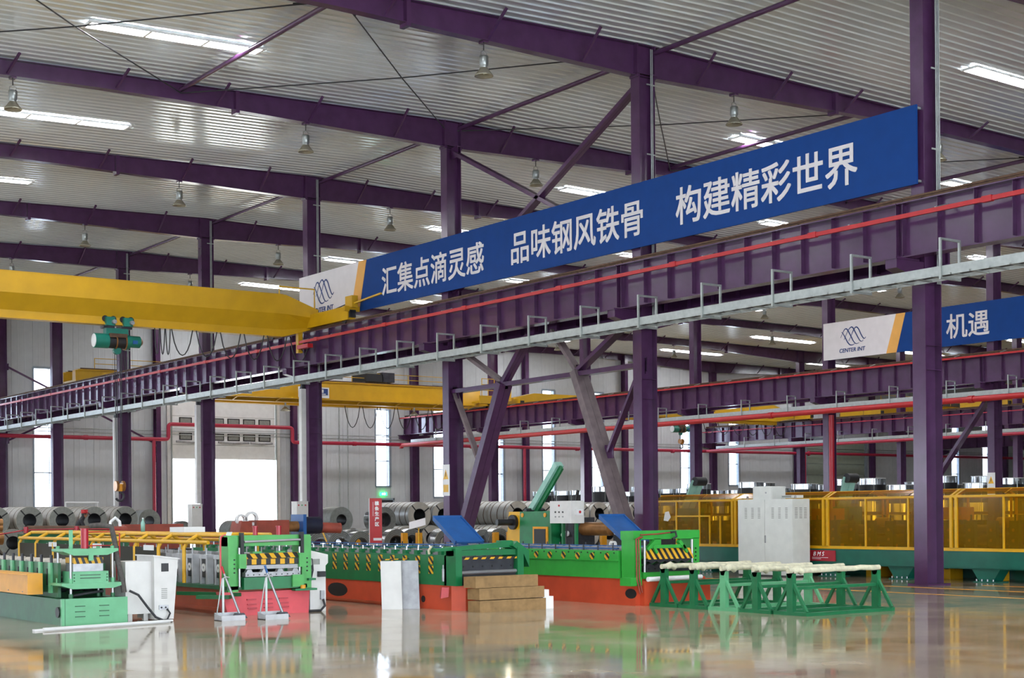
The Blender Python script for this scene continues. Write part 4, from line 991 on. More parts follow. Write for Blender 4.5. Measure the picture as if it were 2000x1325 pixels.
rollers(t, 14.58, 15.82, [17.6+k*.36 for k in range(18)], .78, .07, 'steel', 6)
for x in (14.62, 15.78): B().box(x-.02, x+.02, 17.5, 24, .84, .86).obj('blue_tie_bar', 'dblue', t)
for x in (14.52, 15.7): B().box(x, x+.13, 17.0, 17.3, .4, 1.0).obj('portal_post', 'g4', t)
B().box(14.5, 15.84, 17.0, 17.3, .99, 1.12).obj('portal_head', 'g4', t)
for x, mz in ((14.7, .4), (15.66, .4)): B().cyl((x, 16.98, .5), (x, 16.98, .98), .022, 10).obj('guide_rod', 'chrome', t)
B().bar((14.74, 16.98, .84), (14.9, 16.98, .96), .07, .05).bar((15.5, 16.98, .84), (15.38, 16.98, .96), .07, .05).bar((14.8, 16.98, .88), (15.5, 16.98, .88), .05, .05).obj('linkage', 'g4', t)
B().bar((14.85, 16.97, .9), (14.93, 16.97, .78), .05, .04).obj('link_arm', 'g4', t)
B().bar((15.46, 16.97, .9), (15.54, 16.97, .78), .05, .04).obj('link_arm', 'g4', t)
B().box(14.9, 15.05, 17.0, 17.1, .84, 1.0).obj('head_bracket', 'g4', t)
B().prism([(14.73, 16.93, .69), (15.65, 16.93, .69), (15.65, 17.0, .85), (14.73, 17.0, .85)], (0, .06, 0)).obj('striped_apron', 'strip4', t)
zz = [(14.7+k*.085, .66 if k % 2 else .62) for k in range(12)]
ud = B().prism([(14.7, 17.0, .7)] + [(a, 17.0, c) for a, c in zz] + [(15.64, 17.0, .7)], (0, .1, 0)).obj('upper_die', 'dark', t)
ld = B().prism([(14.7, 16.95, .5)] + [(15.64, 16.95, .5)] + [(a, 16.95, c-.03) for a, c in zz[::-1]], (0, .1, 0)).obj('lower_die', 'dark', t)
for k in range(7): B().cyl((14.75+k*.13, 16.95, .55), (14.75+k*.13, 16.94, .55), .012, 6).obj('bolt', 'black', ld)
B().box(14.66, 15.66, 16.96, 17.2, .4, .5).obj('die_bed', 'g4', t)
for x in (14.6, 15.75):
    for k in range(5): B().cyl((x, 17.0, .6+k*.06), (x, 16.985, .6+k*.06), .012, 6).obj('bolt', 'black', t)
B().tube([(14.62, 16.98, 1.06), (14.95, 16.96, 1.07), (15.2, 16.96, 1.09)], .012, 6).tube([(14.62, 16.98, 1.03), (14.52, 16.96, 1.0), (14.52, 16.95, .4), (14.54, 16.9, .18)], .012, 6).tube([(14.66, 16.98, 1.03), (14.56, 16.95, 1.0), (14.56, 16.94, .4), (14.58, 16.9, .2)], .012, 6).obj('oil_pipe', 'rustred', t)
B().tube([(15.2, 16.95, 1.09), (15.28, 16.93, 1.1), (15.3, 16.93, 1.03), (15.22, 16.93, .99)], .018, 8).obj('hose', 'rubber', t)
o = B().cyl((14.62, 16.82, .4), (15.72, 16.84, .405), .036, 12).obj('wrapped_roller', 'foam', loc=(15.1, 16.8, .37)); tag(o, 'white wrapped roller lying at the foot of the bright green press', 'roller')
B().box(14.4, 14.62, 16.95, 17.2, .3, .42).obj('corner_bracket', 'g4', t)
# ---- timber stack, boards, foam
for k, (x0, x1, y, z, dy) in enumerate(((11.95, 13.12, 17.35, .0, .0), (11.95, 13.1, 17.36, .175, .0), (11.9, 13.0, 17.38, .345, .02))):
    t = B(); t.prism([(x0, y, z), (x0, y+.3, z), (x0, y+.3, z+.155), (x0, y, z+.165)], (x1-x0, 0, 0)); o = t.obj('timber_beam', 'wood', loc=((x0+x1)/2, y+.15, z))
    tag(o, '%s squared timber beam of the stack before the deep green shear' % ('bottom', 'middle', 'top')[k], 'timber', 'stacked timber beams')
for k, (x, z, h) in enumerate(((13.22, 0, .18), (13.14, .18, .1))):
    o = B().box(x-.1, x+.09, 17.42, 17.62, z, z+h).obj('foam_block', 'foam', loc=(x, 17.52, z)); tag(o, '%s white foam block beside the timber stack' % ('lower', 'upper')[k], 'foam block', 'white foam blocks')
for k, (x0, x1, mt, lb) in enumerate(((11.3, 11.53, 'cab', 'creased white sheet board leaning on the deep green machine'), (11.54, 11.8, 'steel', 'blue-grey metal sheet leaning on the deep green machine'))):
    o = B().prism([(x0, 18.95-k*.05, 0), (x1, 18.75-k*.05, 0), (x1+.04, 18.85-k*.05, .71), (x0+.04, 19.05-k*.05, .71)], (.012, .012, 0)).obj('leaning_board', mt, loc=(x0, 18.9, 0)); tag(o, lb, 'board', 'leaning boards')
o = B().box(11.33, 11.8, 18.98, 19.0, .725, .74).obj('hazard_lath', 'strip3', loc=(11.5, 19, .7)); tag(o, 'thin yellow and black lath lying on top of the leaning boards', 'lath')
# ---- trestles with wrapped rods
def trestle(y, lb, mt, k):
    x0, x1, w = 14.72, 16.42, .3
    t = thing('trestle', ((x0+x1)/2, y, 0), lb, 'trestle', 'green roller trestles')
    for x in (x0, x1):
        B().box(x-.035, x+.035, y-w, y+w, 0, .05).obj('base_rail', mt, t)
        B().box(x-.035, x+.035, y-.055, y+.055, .05, .56).obj('post', mt, t)
        for s in (-1, 1): B().bar((x, y+s*w*.92, .05), (x, y+s*.04, .42), .04, .04, up=(1, 0, 0)).obj('diagonal_stay', mt, t)
        B().prism([(x-.035, y-.055, .56), (x-.035, y+.055, .56), (x-.035, y+.03, .5), (x-.035, y-.03, .5)], (.07, 0, 0)).obj('saddle', mt, t)
    B().box(x0, x1, y-.03, y+.03, .34, .38).obj('cross_rail', mt, t)
    for s in (-w+.03, w-.03): B().box(x0, x1, y+s-.025, y+s+.025, .0, .045).obj('base_tie', mt, t)
    r = B(); pts = [(x0-.06+(x1-x0+.12)*j/14, y+random.uniform(-.006, .006), .6+random.uniform(-.006, .006)) for j in range(15)]
    r.tube(pts, .038, 9); r.obj('wrapped_rod', 'cloth', t)
    B().tube([(x0+.02, y, .58), (x0+.1, y-.02, .62), (x0+.2, y, .58)], .05, 8).obj('cloth_knot', 'cloth', t)
tl = ['rearmost', 'second', 'middle pale', 'fourth', 'front']
for k, y in enumerate((16.56, 15.93, 15.3, 14.67, 14.02)): trestle(y, '%s green trestle of the five, carrying a cloth-wrapped rod' % tl[k].replace('second', 'second from the rear').replace('fourth', 'fourth from the rear'), 'g1' if k == 2 else 'g6', k)
# ---- machine 5: guarded line behind the banner row
t = thing('guarded_roll_line', (24.9, 22, 0), 'long roll-forming line on dark green bed behind amber guard panels', 'machine')
WF = 24.0; Y0, Y1 = 15.0, 27.4
B().box(24.02, 25.6, Y0, Y1+1.5, .25, .6).obj('bed', 'g5', t)
B().box(23.98, 24.03, Y0, Y1+1.5, .27, .585).obj('bed_side', 'g5', t)
for y in (16.0, 17.85, 19.9, 21.8, 23.7, 25.6):
    f = B().prism([(24.05, y-.32, .25), (24.05, y+.32, .25), (24.05, y+.16, .02), (24.05, y-.16, .02)], (.3, 0, 0)).obj('foot', 'g5', t)
    B().box(24.0, 24.4, y-.26, y+.26, 0, .02).obj('foot_plate', 'g5', f)
    for s in (-.18, -.05, .08, .2): B().cyl((24.03, y+s, .02), (24.03, y+s, .06), .016, 6).obj('anchor_bolt', 'chrome', f)
    B().prism([(25.2, y-.3, .25), (25.2, y+.3, .25), (25.2, y+.16, 0), (25.2, y-.16, 0)], (.3, 0, 0)).obj('foot', 'g5', t)
for k in range(26):
    y = Y0+.4+k*.5
    for x in (24.35, 25.35):
        s = B().box(x-.05, x+.05, y-.1, y+.1, .6, 1.18).obj('roll_stand', 'g1d', t)
        B().cyl((x-.06, y, 1.0), (x-.075, y, 1.0), .03, 8).obj('shaft_end', 'chrome', s)
        B().cyl((x-.06, y, .8), (x-.075, y, .8), .03, 8).obj('shaft_end', 'chrome', s)
        B().cyl((x, y, 1.18), (x, y, 1.3), .02, 6).obj('adjust_bolt', 'dark', s)
    B().cyl((24.4, y, 1.0), (25.3, y, 1.0), .1, 12).obj('roll', 'dark', t); B().cyl((24.4, y, .8), (25.3, y, .8), .1, 12).obj('roll', 'dark', t)
for y in (16.6, 19.2, 22.6, 24.2): B().box(24.7, 25.1, y-.3, y+.3, 1.2, 1.45).obj('drive_unit', 'orange', t)
for y in (17.6, 20.6): B().cyl((24.6, y, 1.15), (24.6, y+.35, 1.15), .1, 12).obj('motor', 'cab', t)
B().box(25.55, 25.58, Y0, Y1+1.5, .0, .25).obj('underbed_light_block', 'g5', t)  # added dark plate that hides the bright floor reflection under the bed
g = thing('safety_guard', (24.2, 22, .6), 'yellow framed safety guard with amber see-through panels beside the grey cabinet', 'guard')
def rail(p, q, w=.05, h=.05, nm='rail'): B().bar(p, q, w, h).obj(nm, 'yellowp', g)
XT = 24.28
rail((WF, Y0, .625), (WF, Y1, .625), .06, .06); rail((WF, Y0, 1.66), (WF, Y1, 1.66), .05, .045); rail((XT, Y0, 1.79), (XT, Y1, 1.79), .05, .045)
rail((25.9, Y0, .625), (25.9, Y1, .625)); rail((25.9, Y0, 1.66), (25.9, Y1, 1.66)); rail((25.62, Y0, 1.79), (25.62, Y1, 1.79))
posts = [27.35, 26.55, 25.75, 24.65, 24.55, 23.4, 21.9, 21.78, 20.75, 19.65, 18.6, 18.48, 17.4, 16.3, 15.2]
for y in posts:
    thick = y in (24.65, 24.55, 21.9, 21.78, 18.6, 18.48)
    rail((WF, y, .64), (WF, y, 1.65), .06 if thick else .035, .06 if thick else .035, 'post')
    rail((25.9, y, .64), (25.9, y, 1.65), .04, .04, 'post')
    if thick: rail((WF, y, 1.66), (XT, y, 1.79), .06, .05, 'corner_stay'); rail((25.62, y, 1.79), (25.9, y, 1.66), .04, .04, 'corner_stay')
pp = sorted(set(posts)); prev = Y0
for a, c in zip([Y0]+pp, pp):
    if c-a < .2: continue
    B().box(WF+.005, WF+.011, a+.02, c-.02, .66, 1.64).obj('amber_pane', 'ambern', g)
    B().prism([(WF+.01, a+.02, 1.69), (XT-.02, a+.02, 1.8), (XT-.02, a+.02, 1.806), (WF+.01, a+.02, 1.696)], (0, c-a-.04, 0)).obj('amber_roof_pane', 'ambern', g)
rail((WF-.01, 26.55, 1.3), (WF-.01, 25.4, 1.3), .03, .035); rail((WF-.01, 25.4, .64), (WF-.01, 25.4, 1.3), .03, .03, 'post'); rail((WF-.01, 25.05, .64), (WF-.01, 25.05, 1.3), .03, .03, 'post')
B().prism([(WF-.012, 27.0, 1.2), (WF-.012, 26.85, 1.18), (WF-.012, 26.75, 1.28), (WF-.012, 26.82, 1.42), (WF-.012, 26.95, 1.4)], (.008, 0, 0)).obj('sticker', 'foam', g)
sg = thing('name_plate', (23.96, 21.6, .42), 'dark red name plate with white letters on the dark green bed', 'sign')
B().box(23.955, 23.975, 21.55, 22.28, .33, .56).obj('plate', 'dred', sg)
text('lettering', 'B M S', .13, (23.95, 22.17, .44), (0, -1, 0), (0, 0, 1), 'foam', sg, shear=.25)
for k, (y0, y1) in enumerate(((22.2, 21.75), (22.2, 21.95))): B().box(23.952, 23.955, y1, y0, .40-k*.03, .41-k*.03).obj('print_line', 'foam', sg)
for k, y in enumerate((18.3, 19.4, 20.5, 21.2)):
    o = thing('support_block', (24.9, y, 0), '%s yellow block under the dark green bed, counting from the right' % ORD[k], 'block', 'yellow blocks under the bed')
    B().box(24.75, 25.05, y-.2, y+.2, 0, .2).obj('web', 'yellowp', o); B().box(24.7, 25.1, y-.22, y-.18, 0, .22).obj('end_plate', 'yellowp', o)
# ---- grey double-door cabinet
t = thing('electrical_cabinet', (23.5, 22.9, 0), 'tall light grey two-door electrical cabinet before the amber guard', 'cabinet')
x0, x1, y0, y1 = 23.25, 23.78, 22.1, 23.72
B().box(x0+.012, x1, y0, y1, .03, 1.66).obj('carcass', 'cabg', t)
for k, (a, c) in enumerate(((y0+.006, y0+.803), (y0+.812, y1-.006))):
    d = B().box(x0, x0+.014, a, c, .05, 1.65).obj('door', 'cabg', t)
    for j in range(3):
        yy = a+.16+j*.2
        for z, m in ((1.25, 7), (.1, 5)):
            for q in range(m): B().box(x0-.003, x0+.002, yy-.035, yy+.035, z+q*.035, z+.014+q*.035).obj('vent_slot', 'coilf', d)
    if k == 0: B().box(x0-.02, x0, c-.03, c-.005, .72, .88).obj('handle', 'steel', d)
for j in range(3):
    for q in range(7): B().box(x0+.08+j*.14, x0+.16+j*.14, y0-.004, y0+.002, 1.25+q*.035, 1.264+q*.035).obj('side_vent_slot', 'coilf', t)
for y in (y0+.1, y1-.1): B().ring((x0+.2, y-.01, 1.7), (x0+.2, y+.01, 1.7), .03, .018, 12).obj('lifting_eye', 'chrome', t)
B().box(x0+.02, x1-.02, y0+.02, y1-.02, 0, .03).obj('plinth', 'dark', t)
o = thing('junction_box', (23.5, 23.1, 1.66), 'grey junction box sitting on top of the tall grey cabinet', 'box')
B().box(23.3, 23.7, 22.72, 23.3, 1.66, 1.94).obj('case', 'cabg', o); B().box(23.292, 23.3, 22.74, 23.28, 1.675, 1.925).obj('lid', 'cabg', o); B().cyl((23.29, 22.9, 1.8), (23.28, 22.9, 1.8), .02, 8).obj('lock', 'steel', o)
o = thing('fan_unit', (23.5, 22.3, 1.66), 'flat vent unit on top of the tall grey cabinet at its right end', 'fan unit')
B().box(23.35, 23.7, 22.2, 22.5, 1.68, 1.74).obj('case', 'cabg', o); B().box(23.34, 23.35, 22.22, 22.48, 1.69, 1.73).obj('grille', 'coilf', o)
# ---- green and yellow decoiler with raised arm, control post
t = thing('decoiler', (20.3, 27.2, 0), 'green and yellow decoiler with raised pale green arm behind the bright green machine', 'machine')
B().prism([(20.0, 26.2, 0), (20.0, 27.45, 0), (20.0, 27.4, 1.44), (20.0, 26.25, 1.45)], (.9, 0, 0)).obj('housing', 'g3', t)
B().prism([(20.05, 27.46, .0), (20.05, 28.1, .0), (20.05, 27.9, 1.44), (20.05, 27.42, 1.44)], (.8, 0, 0)).obj('yellow_end', 'yellowp', t)
fw = B().box(19.97, 20.0, 26.34, 26.88, .66, 1.1).obj('hatch_frame', 'orange', t); B().box(19.96, 19.975, 26.4, 26.82, .71, 1.05).obj('hatch', 'black', fw)
for y in (26.45, 27.3): B().cyl((20.0, y, 1.36), (19.985, y, 1.36), .05, 14).obj('round_plate', 'orange', t)
mh = B().cyl((20.05, 27.7, 1.2), (19.98, 27.7, 1.2), .17, 20).obj('mandrel_flange', 'black', t); B().cyl((19.98, 27.7, 1.2), (19.6, 27.75, 1.2), .075, 14).obj('mandrel_shaft', 'black', mh)
B().bar((20.4, 27.5, 1.42), (20.4, 26.45, 2.5), .14, .2, up=(1, 0, 0)).obj('arm', 'g7', t); B().bar((20.4, 27.38, 1.38), (20.4, 26.36, 2.42), .12, .06, up=(1, 0, 0)).obj('arm_rib', 'g3', t)
B().cyl((20.15, 27.4, 1.47), (20.65, 27.4, 1.47), .05, 10).obj('arm_pivot', 'dark', t)
B().bar((20.5, 25.9, 1.9), (20.5, 26.2, .9), .05, .05).obj('lever', 'black', t); B().box(20.2, 20.8, 25.7, 26.1, .5, 1.3).obj('drive_case', 'dark', t)
B().cyl((20.2, 25.9, .95), (20.0, 25.8, .92), .06, 10).obj('lamp_head', 'foam', t)
B().cyl((20.5, 25.7, 1.05), (20.5, 24.75, 1.05), .15, 14).obj('expanding_drum', 'tan', t)
t = thing('control_box', (19.7, 25.4, 0), 'white control box on green posts beside the decoiler', 'control box')
B().box(19.6, 19.95, 25.0, 25.75, 1.18, 1.66).obj('case', 'cab', t)
for k in range(3): B().cyl((19.6, 25.55-k*.13, 1.42), (19.585, 25.55-k*.13, 1.42), .018, 8).obj('button', 'black', t); B().cyl((19.6, 25.55-k*.13, 1.32), (19.585, 25.55-k*.13, 1.32), .016, 8).obj('button', 'steel', t)
B().cyl((19.6, 25.42, 1.56), (19.585, 25.42, 1.56), .022, 8).obj('lamp', 'red', t)
B().box(19.7, 19.86, 24.93, 25.0, 1.35, 1.48).obj('side_switch', 'white', t); B().cyl((19.78, 24.93, 1.42), (19.78, 24.92, 1.42), .03, 8).obj('knob', 'red', t)
for y in (25.05, 25.5): B().box(19.74, 19.8, y-.03, y+.03, 0, 1.66 if y < 25.2 else 1.18).obj('post', 'g3', t)
B().box(19.55, 20.0, 24.95, 25.65, 0, .02).obj('foot_plate', 'g3', t)
B().tube([(19.72, 25.3, 1.18), (19.7, 25.32, .9), (19.72, 25.3, .2)], .02, 6).obj('cable', 'rubber', t)
t = thing('roller_star', (20.6, 24.1, 0), 'dark stacked roller rack with pale roll ends behind the blue feed table', 'rack')
B().box(20.5, 21.3, 23.6, 24.7, 0, .98).obj('frame', 'black', t)
for (y, z) in ((24.5, 1.0), (24.2, .88), (24.65, .72), (24.4, .6), (23.9, .66), (24.0, .95)): B().ring((20.4, y, z), (20.5, y, z), .075, .03, 14).obj('roll_end', 'foam', t)
# ================================================================ COILS AND BACKGROUND STOCK
def coil_proto(key, r, ri, ln, side, face, straps, plastic=False):
    t = thing('steel_coil', (0, 0, 0), '-', 'coil', '-', world=False)
    B().ring((0, 0, 0), (0, ln, 0), r, ri, 32).obj('winding', side, t)
    B().ring((0, -.012, 0), (0, 0, 0), r*.97, ri*1.04, 32).obj('end_ring', face, t)
    B().ring((0, -.006, 0), (0, ln, 0), ri*1.0, ri*.96, 24).obj('bore_shade', 'black', t)  # black liner paints the shade inside the bore
    for k in range(straps):
        y = ln*(k+.5)/straps; B().ring((0, y-.02, 0), (0, y+.02, 0), r+.004, r, 32).obj('strap', 'rust' if not plastic else 'wrap', t)
    for a in ((.6, 2.3, 4.1) if straps else ()):
        d = Vector((math.cos(a), 0, math.sin(a))); B().bar(d*ri+Vector((0, -.014, 0)), d*r*.98+Vector((0, -.014, 0)), .045, .006, up=(0, 1, 0)).obj('eye_strap', 'black', t)
    if key == 'slit':
        for k in range(4): B().ring((0, -.014, 0), (0, -.012, 0), r*(.55+.11*k)+.012, r*(.55+.11*k), 32).obj('wound_edge', 'dark', t)
    return t
PROTO = {}
def coil(key, x, y, z, label, group, s=1.0):
    spec = dict(left=(.5, .25, 1.25, 'wrap', 'coilf', 2, False), mid=(.5, .25, 1.2, 'coil', 'wrap', 3, False), slit=(.46, .24, .32, 'silver', 'coilf', 0, False), plain=(.46, .2, .9, 'coilf', 'coilf', 0, False))[key]
    if key not in PROTO: t = coil_proto(key, *spec); PROTO[key] = t; t.location = (x, y, z); t['label'] = label
    else: t = copy_tree(PROTO[key], (x, y, z), label)
    t['group'] = group; t.scale = (s, s, s); return t
for rank, y in (('front', 54.0), ('rear', 55.3)):
    for k in range(5): coil('left', 16.25+1.2*k, y, 1.304, 'wrapped steel coil, %s rank of the far-left upper row, %s from the left' % (rank, ORD[k]), 'coils stacked at far left')
    for k in range(7): coil('left', 14.45+1.2*k, y, .5, 'wrapped steel coil, %s rank of the far-left floor row, %s from the left' % (rank, ORD[k]), 'coils stacked at far left')
coil('plain', 23.1, 56.7, 1.235, 'grey coil resting at the right end of the far-left stack', 'coils beyond the open door')
coil('plain', 22.6, 56.7, .46, 'grey coil on the floor right of the far-left stack', 'coils beyond the open door')
coil('plain', 23.6, 56.7, .46, 'grey coil on the floor left of the narrow silver coils', 'coils beyond the open door')
coil('slit', 24.2, 56, .77, 'narrow silver coil standing before the bright door, left of the fourth column', 'coils beyond the open door')
coil('slit', 25.2, 56, .77, 'narrow silver coil standing before the bright door, behind the white control post', 'coils beyond the open door')
coil('plain', 25.7, 54, .77, 'grey coil before the bright door, right of the column', 'coils beyond the open door')
def imgx(p): return (p[0]*math.cos(YAW)-p[1]*math.sin(YAW))/(p[0]*math.sin(YAW)+p[1]*math.cos(YAW))
MID = [('plain', 26.4, 44.9, .46), ('plain', 27.5, 45.2, .46), ('slit', 26.95, 44.95, 1.22), ('slit', 26.95, 45.3, 1.22), ('plain', 25.4, 46, .46), ('plain', 26.4, 46.3, .46), ('plain', 25.9, 46.15, 1.23), ('plain', 26.4, 48, .46), ('plain', 27.4, 48, .46), ('slit', 26.9, 48, 1.23), ('slit', 26.9, 48.36, 1.23), ('slit', 26.9, 48.72, 1.23)]
for k, (key, x, y, z) in enumerate(sorted(MID, key=lambda q: imgx(q[1:]))): coil(key, x, y, z, 'grey coil left of the red standing sign, %s from the left' % ORD[k], 'coils left of the red sign')
UP, LO = [], []
for y, x0, n_ in ((46.2, 28.65, 5), (49.0, 31.0, 12), (43.6, 31.2, 3)):
    LO += [(x0+1.05*k, y) for k in range(n_)]; UP += [(x0+.525+1.05*k, y) for k in range(n_-1)]
for rank, dy in (('front', 0), ('rear', 1.27)):
    for k, (x, y) in enumerate(sorted(UP, key=imgx)): coil('mid', x, y+dy, 1.36, 'strapped pale coil, upper tier past the banner columns, %s rank, %s from the left' % (rank, ORD[k]), 'upper row of strapped coils')
    for k, (x, y) in enumerate(sorted(LO, key=imgx)): coil('mid', x, y+dy, .5, 'strapped pale coil, floor tier past the banner columns, %s rank, %s from the left' % (rank, ORD[k]), 'floor row of strapped coils')
SL = [(21.5, 39.6), (22.0, 39.6), (22.5, 39.6), (24.0, 42.0), (24.4, 42.0), (24.9, 41.5), (25.3, 41.5), (25.7, 41.5), (26.2, 40.6), (26.6, 40.6), (27.2, 39.6), (27.6, 39.6), (28.0, 39.6), (27.6, 37.2), (28.1, 37.2), (28.5, 37.2)]
for k, (x, y) in enumerate(SL): coil('slit', x, y-(.34*(k % 3)), .48, 'narrow silver coil on the floor behind the deep green machine, %s from the left' % ORD[k], 'narrow slit coils', 1.0 if k % 2 else .94)
for k, (x, y, ln) in enumerate(((24.2, 56, .32), (25.2, 56, .32), (25.7, 54, .9))):
    t = thing('coil_skid', (x, y, 0), '%s timber skid under a coil before the bright door' % ('left', 'middle', 'right')[k], 'skid', 'timber skids')
    for s in (-.22, .22): B().box(x+s-.1, x+s+.1, y, y+ln, 0, .31).obj('bearer', 'wood', t)
# yellow cradles between the slit coils
for k, (x, y) in enumerate(((23.6, 40.6), (24.9, 39.9), (26.2, 39.0), (27.2, 38.2), (27.6, 36.0), (28.6, 34.6))):
    t = thing('coil_cradle', (x, y, 0), 'yellow coil cradle upright among the slit coils, %s from the left' % ORD[k], 'cradle', 'yellow coil cradles')
    B().box(x-.35, x+.35, y-.05, y+.05, 0, .1).obj('base', 'orange', t)
    for s in (-.27, .27): B().box(x+s-.09, x+s+.09, y-.06, y+.06, .1, .82).obj('upright', 'orange', t)
# upright wrapped coils far behind
def drum_proto():
    t = thing('upright_coil', (0, 0, 0), '-', 'coil', 'upright wrapped coils at the back', world=False)
    B().ring((0, 0, .1), (0, 0, 1.2), .6, .26, 28).obj('wrapping', 'silver', t)
    B().ring((0, 0, 1.2), (0, 0, 1.22), .62, .26, 28).obj('top_edge', 'foam', t)
    B().ring((0, 0, .45), (0, 0, 1.0), .606, .6, 28).obj('black_band', 'black', t)
    for a in range(5): B().box(.61*math.cos(a*1.257)-.012, .61*math.cos(a*1.257)+.012, .61*math.sin(a*1.257)-.012, .61*math.sin(a*1.257)+.012, .1, 1.22).obj('strap', 'galv', t)
    B().box(-.5, .5, -.5, .5, 0, .1).obj('pallet', 'wood', t)
    return t
dp = drum_proto(); first = True; cnt = 0
spots = []
for r, (xs_, yy0, n_) in enumerate(((48.6, 33.0, 19), (50.6, 34.0, 19))):
    for k in range(n_): spots.append((xs_+random.uniform(-.2, .2), yy0+k*1.75+random.uniform(-.15, .15), r))
seq = {0: 0, 1: 0}
for x, y, r in spots:
    n_ = 2 if random.random() > .12 else 1
    for lv in range(n_):
        lb = 'upright wrapped steel coil in the %s back row, %s tier, %s from the right' % ('front' if r == 0 else 'rear', 'lower' if lv == 0 else 'upper', ORD[seq[r]])
        if first: dp.location = (x, y, 0); dp['label'] = lb; first = False; continue
        c = copy_tree(dp, (x, y, 1.225*lv), lb); c.rotation_euler = (0, 0, random.uniform(0, 6))
        if lv: c.scale = (.95, .95, random.choice((1.0, 1.12, 1.25)))
    seq[r] += 1
# pale green swing arms above the guard
for k, (x, y, lean) in enumerate(((27.6, 30.0, .35), (29.0, 25.7, .12))):
    t = thing('swing_arm', (x, y, 0), '%s pale green swing arm rising behind the amber guard' % ('left' if k == 0 else 'right'), 'machine arm', 'swing arms')
    B().box(x-.25, x+.25, y-.3, y+.3, 0, 1.5).obj('pedestal', 'g3', t)
    for s in (-.12, .12): B().bar((x+s, y+.1, 1.45), (x+s, y-lean, 2.25), .05, .2, up=(1, 0, 0)).obj('arm_plate', 'g7', t)
    B().cyl((x-.18, y-lean-.05, 2.22), (x+.18, y-lean-.05, 2.22), .12, 14).obj('head_roller', 'black', t)
# ---- rust-red decoilers behind the first two machines
t = thing('decoiler', (15.2, 30, 0), 'rust-red decoiler with dark blue drum behind the green press frame', 'machine')
B().box(13.9, 15.35, 29.6, 30.8, 0, .95).obj('frame', 'rustred', t); B().box(14.55, 15.35, 29.7, 30.6, .95, 1.3).obj('carriage', 'rustred', t)
B().prism([(14.1, 29.65, .95), (14.45, 29.65, .95), (14.42, 29.65, 1.28), (14.18, 29.65, 1.28)], (0, .5, 0)).obj('bearing_stand', 'rustred', t)
B().ring((14.25, 29.8, 1.32), (14.25, 29.9, 1.32), .12, .07, 16).ring((14.5, 29.8, 1.34), (14.5, 29.9, 1.34), .16, .1, 16).obj('lifting_ring', 'white', t)
B().cyl((15.4, 30, 1.15), (15.75, 30, 1.15), .12, 14).obj('shaft', 'tan', t); B().cyl((15.8, 30, 1.17), (16.25, 30, 1.17), .2, 18).obj('drum', 'drumnavy', t)
B().cyl((16.25, 30, 1.12), (16.75, 29.9, 1.1), .12, 14).obj('spindle', 'rustred', t)
B().box(15.7, 15.78, 29.7, 30.3, .3, 1.42).obj('brake_arm', 'dblue', t); B().box(13.5, 14.0, 29.8, 30.2, 0, 1.0).obj('leg', 'rustred', t)
B().box(15.35, 16.6, 29.8, 30.6, 0, .35).obj('rear_frame', 'dark', t)
t = thing('decoiler', (12.2, 30, 0), 'rust-red plate decoiler with white sling shackle left of the bottle', 'machine')
B().box(11.6, 12.9, 29.8, 30.2, .7, 1.24).obj('side_plate', 'rustred', t); B().box(10.4, 13.2, 29.7, 31, 0, .72).obj('frame', 'dark', t)
B().tube([(11.25, 29.75, 1.08), (11.28, 29.75, 1.3), (11.38, 29.75, 1.38), (11.47, 29.75, 1.3), (11.5, 29.75, 1.08)], .035, 8).obj('shackle', 'foam', t); B().cyl((11.2, 29.75, 1.05), (11.6, 29.75, 1.05), .16, 14).obj('hub', 'rustred', t)
B().cyl((9.6, 29.9, 1.14), (11.2, 29.9, 1.12), .1, 12).obj('mandrel', 'rust', t)
t = thing('decoiler', (9.0, 31, 0), 'bronze-coloured mandrel decoiler at the far left edge', 'machine')
for z, r in ((1.3, .085), (1.2, .08), (.98, .14)): B().cyl((7.2, 31, z), (9.45, 31, z), r, 14).obj('mandrel_bar', 'tan', t)
B().box(8.2, 8.7, 30.9, 31.1, 1.02, 1.18).obj('wedge_block', 'orange', t); B().box(7.0, 8.2, 30.7, 31.5, 0, .85).obj('frame', 'rustred', t)
for x in (9.3, 10.3):
    o = B().cyl((x, 29, 1.1), (x, 29, 1.22), .045, 10).obj('cylinder', 'dred', t)
B().tube([(8.6, 29, 1.05), (9.3, 29, 1.16), (10.3, 29, 1.17), (11.2, 29, 1.15)], .012, 6).obj('oil_pipe', 'dred', t)
B().box(9.2, 11.3, 28.8, 29.2, 0, 1.08).obj('pump_stand', 'g1d', t)
# ---- red standing sign
t = thing('standing_sign', (21.3, 36, 0), 'tall red standing sign with white vertical characters', 'sign')
y = 36.0; e1 = Vector((math.cos(.62), -math.sin(.62), 0)); c0 = Vector((21.26, y, 0)); nrm = Vector((-math.sin(.62), -math.cos(.62), 0))
p = [c0-e1*.16, c0+e1*.2]
B().prism([p[0]+Vector((0, 0, .6)), p[1]+Vector((0, 0, .6)), p[1]+Vector((0, 0, 1.86)), p[0]+Vector((0, 0, 1.86))], tuple(-nrm*.04)).obj('panel', 'red', t)
B().prism([p[0]+Vector((0, 0, .55)), p[0]+e1*.02+Vector((0, 0, .55)), p[0]+e1*.02+Vector((0, 0, 1.86)), p[0]+Vector((0, 0, 1.86))], tuple(nrm*.01)).obj('edge', 'offwhite', t)
B().prism([p[0], p[1], p[1]+Vector((0, 0, .6)), p[0]+Vector((0, 0, .6))], tuple(-nrm*.03)).obj('leg_panel', 'wrap', t)
for k, ch in enumerate('檩条生产区'):
    text('character', ch, .125, c0+e1*.0+nrm*.006+Vector((0, 0, 1.67-k*.145)), e1, (0, 0, 1), 'foam', t, bold=.003)
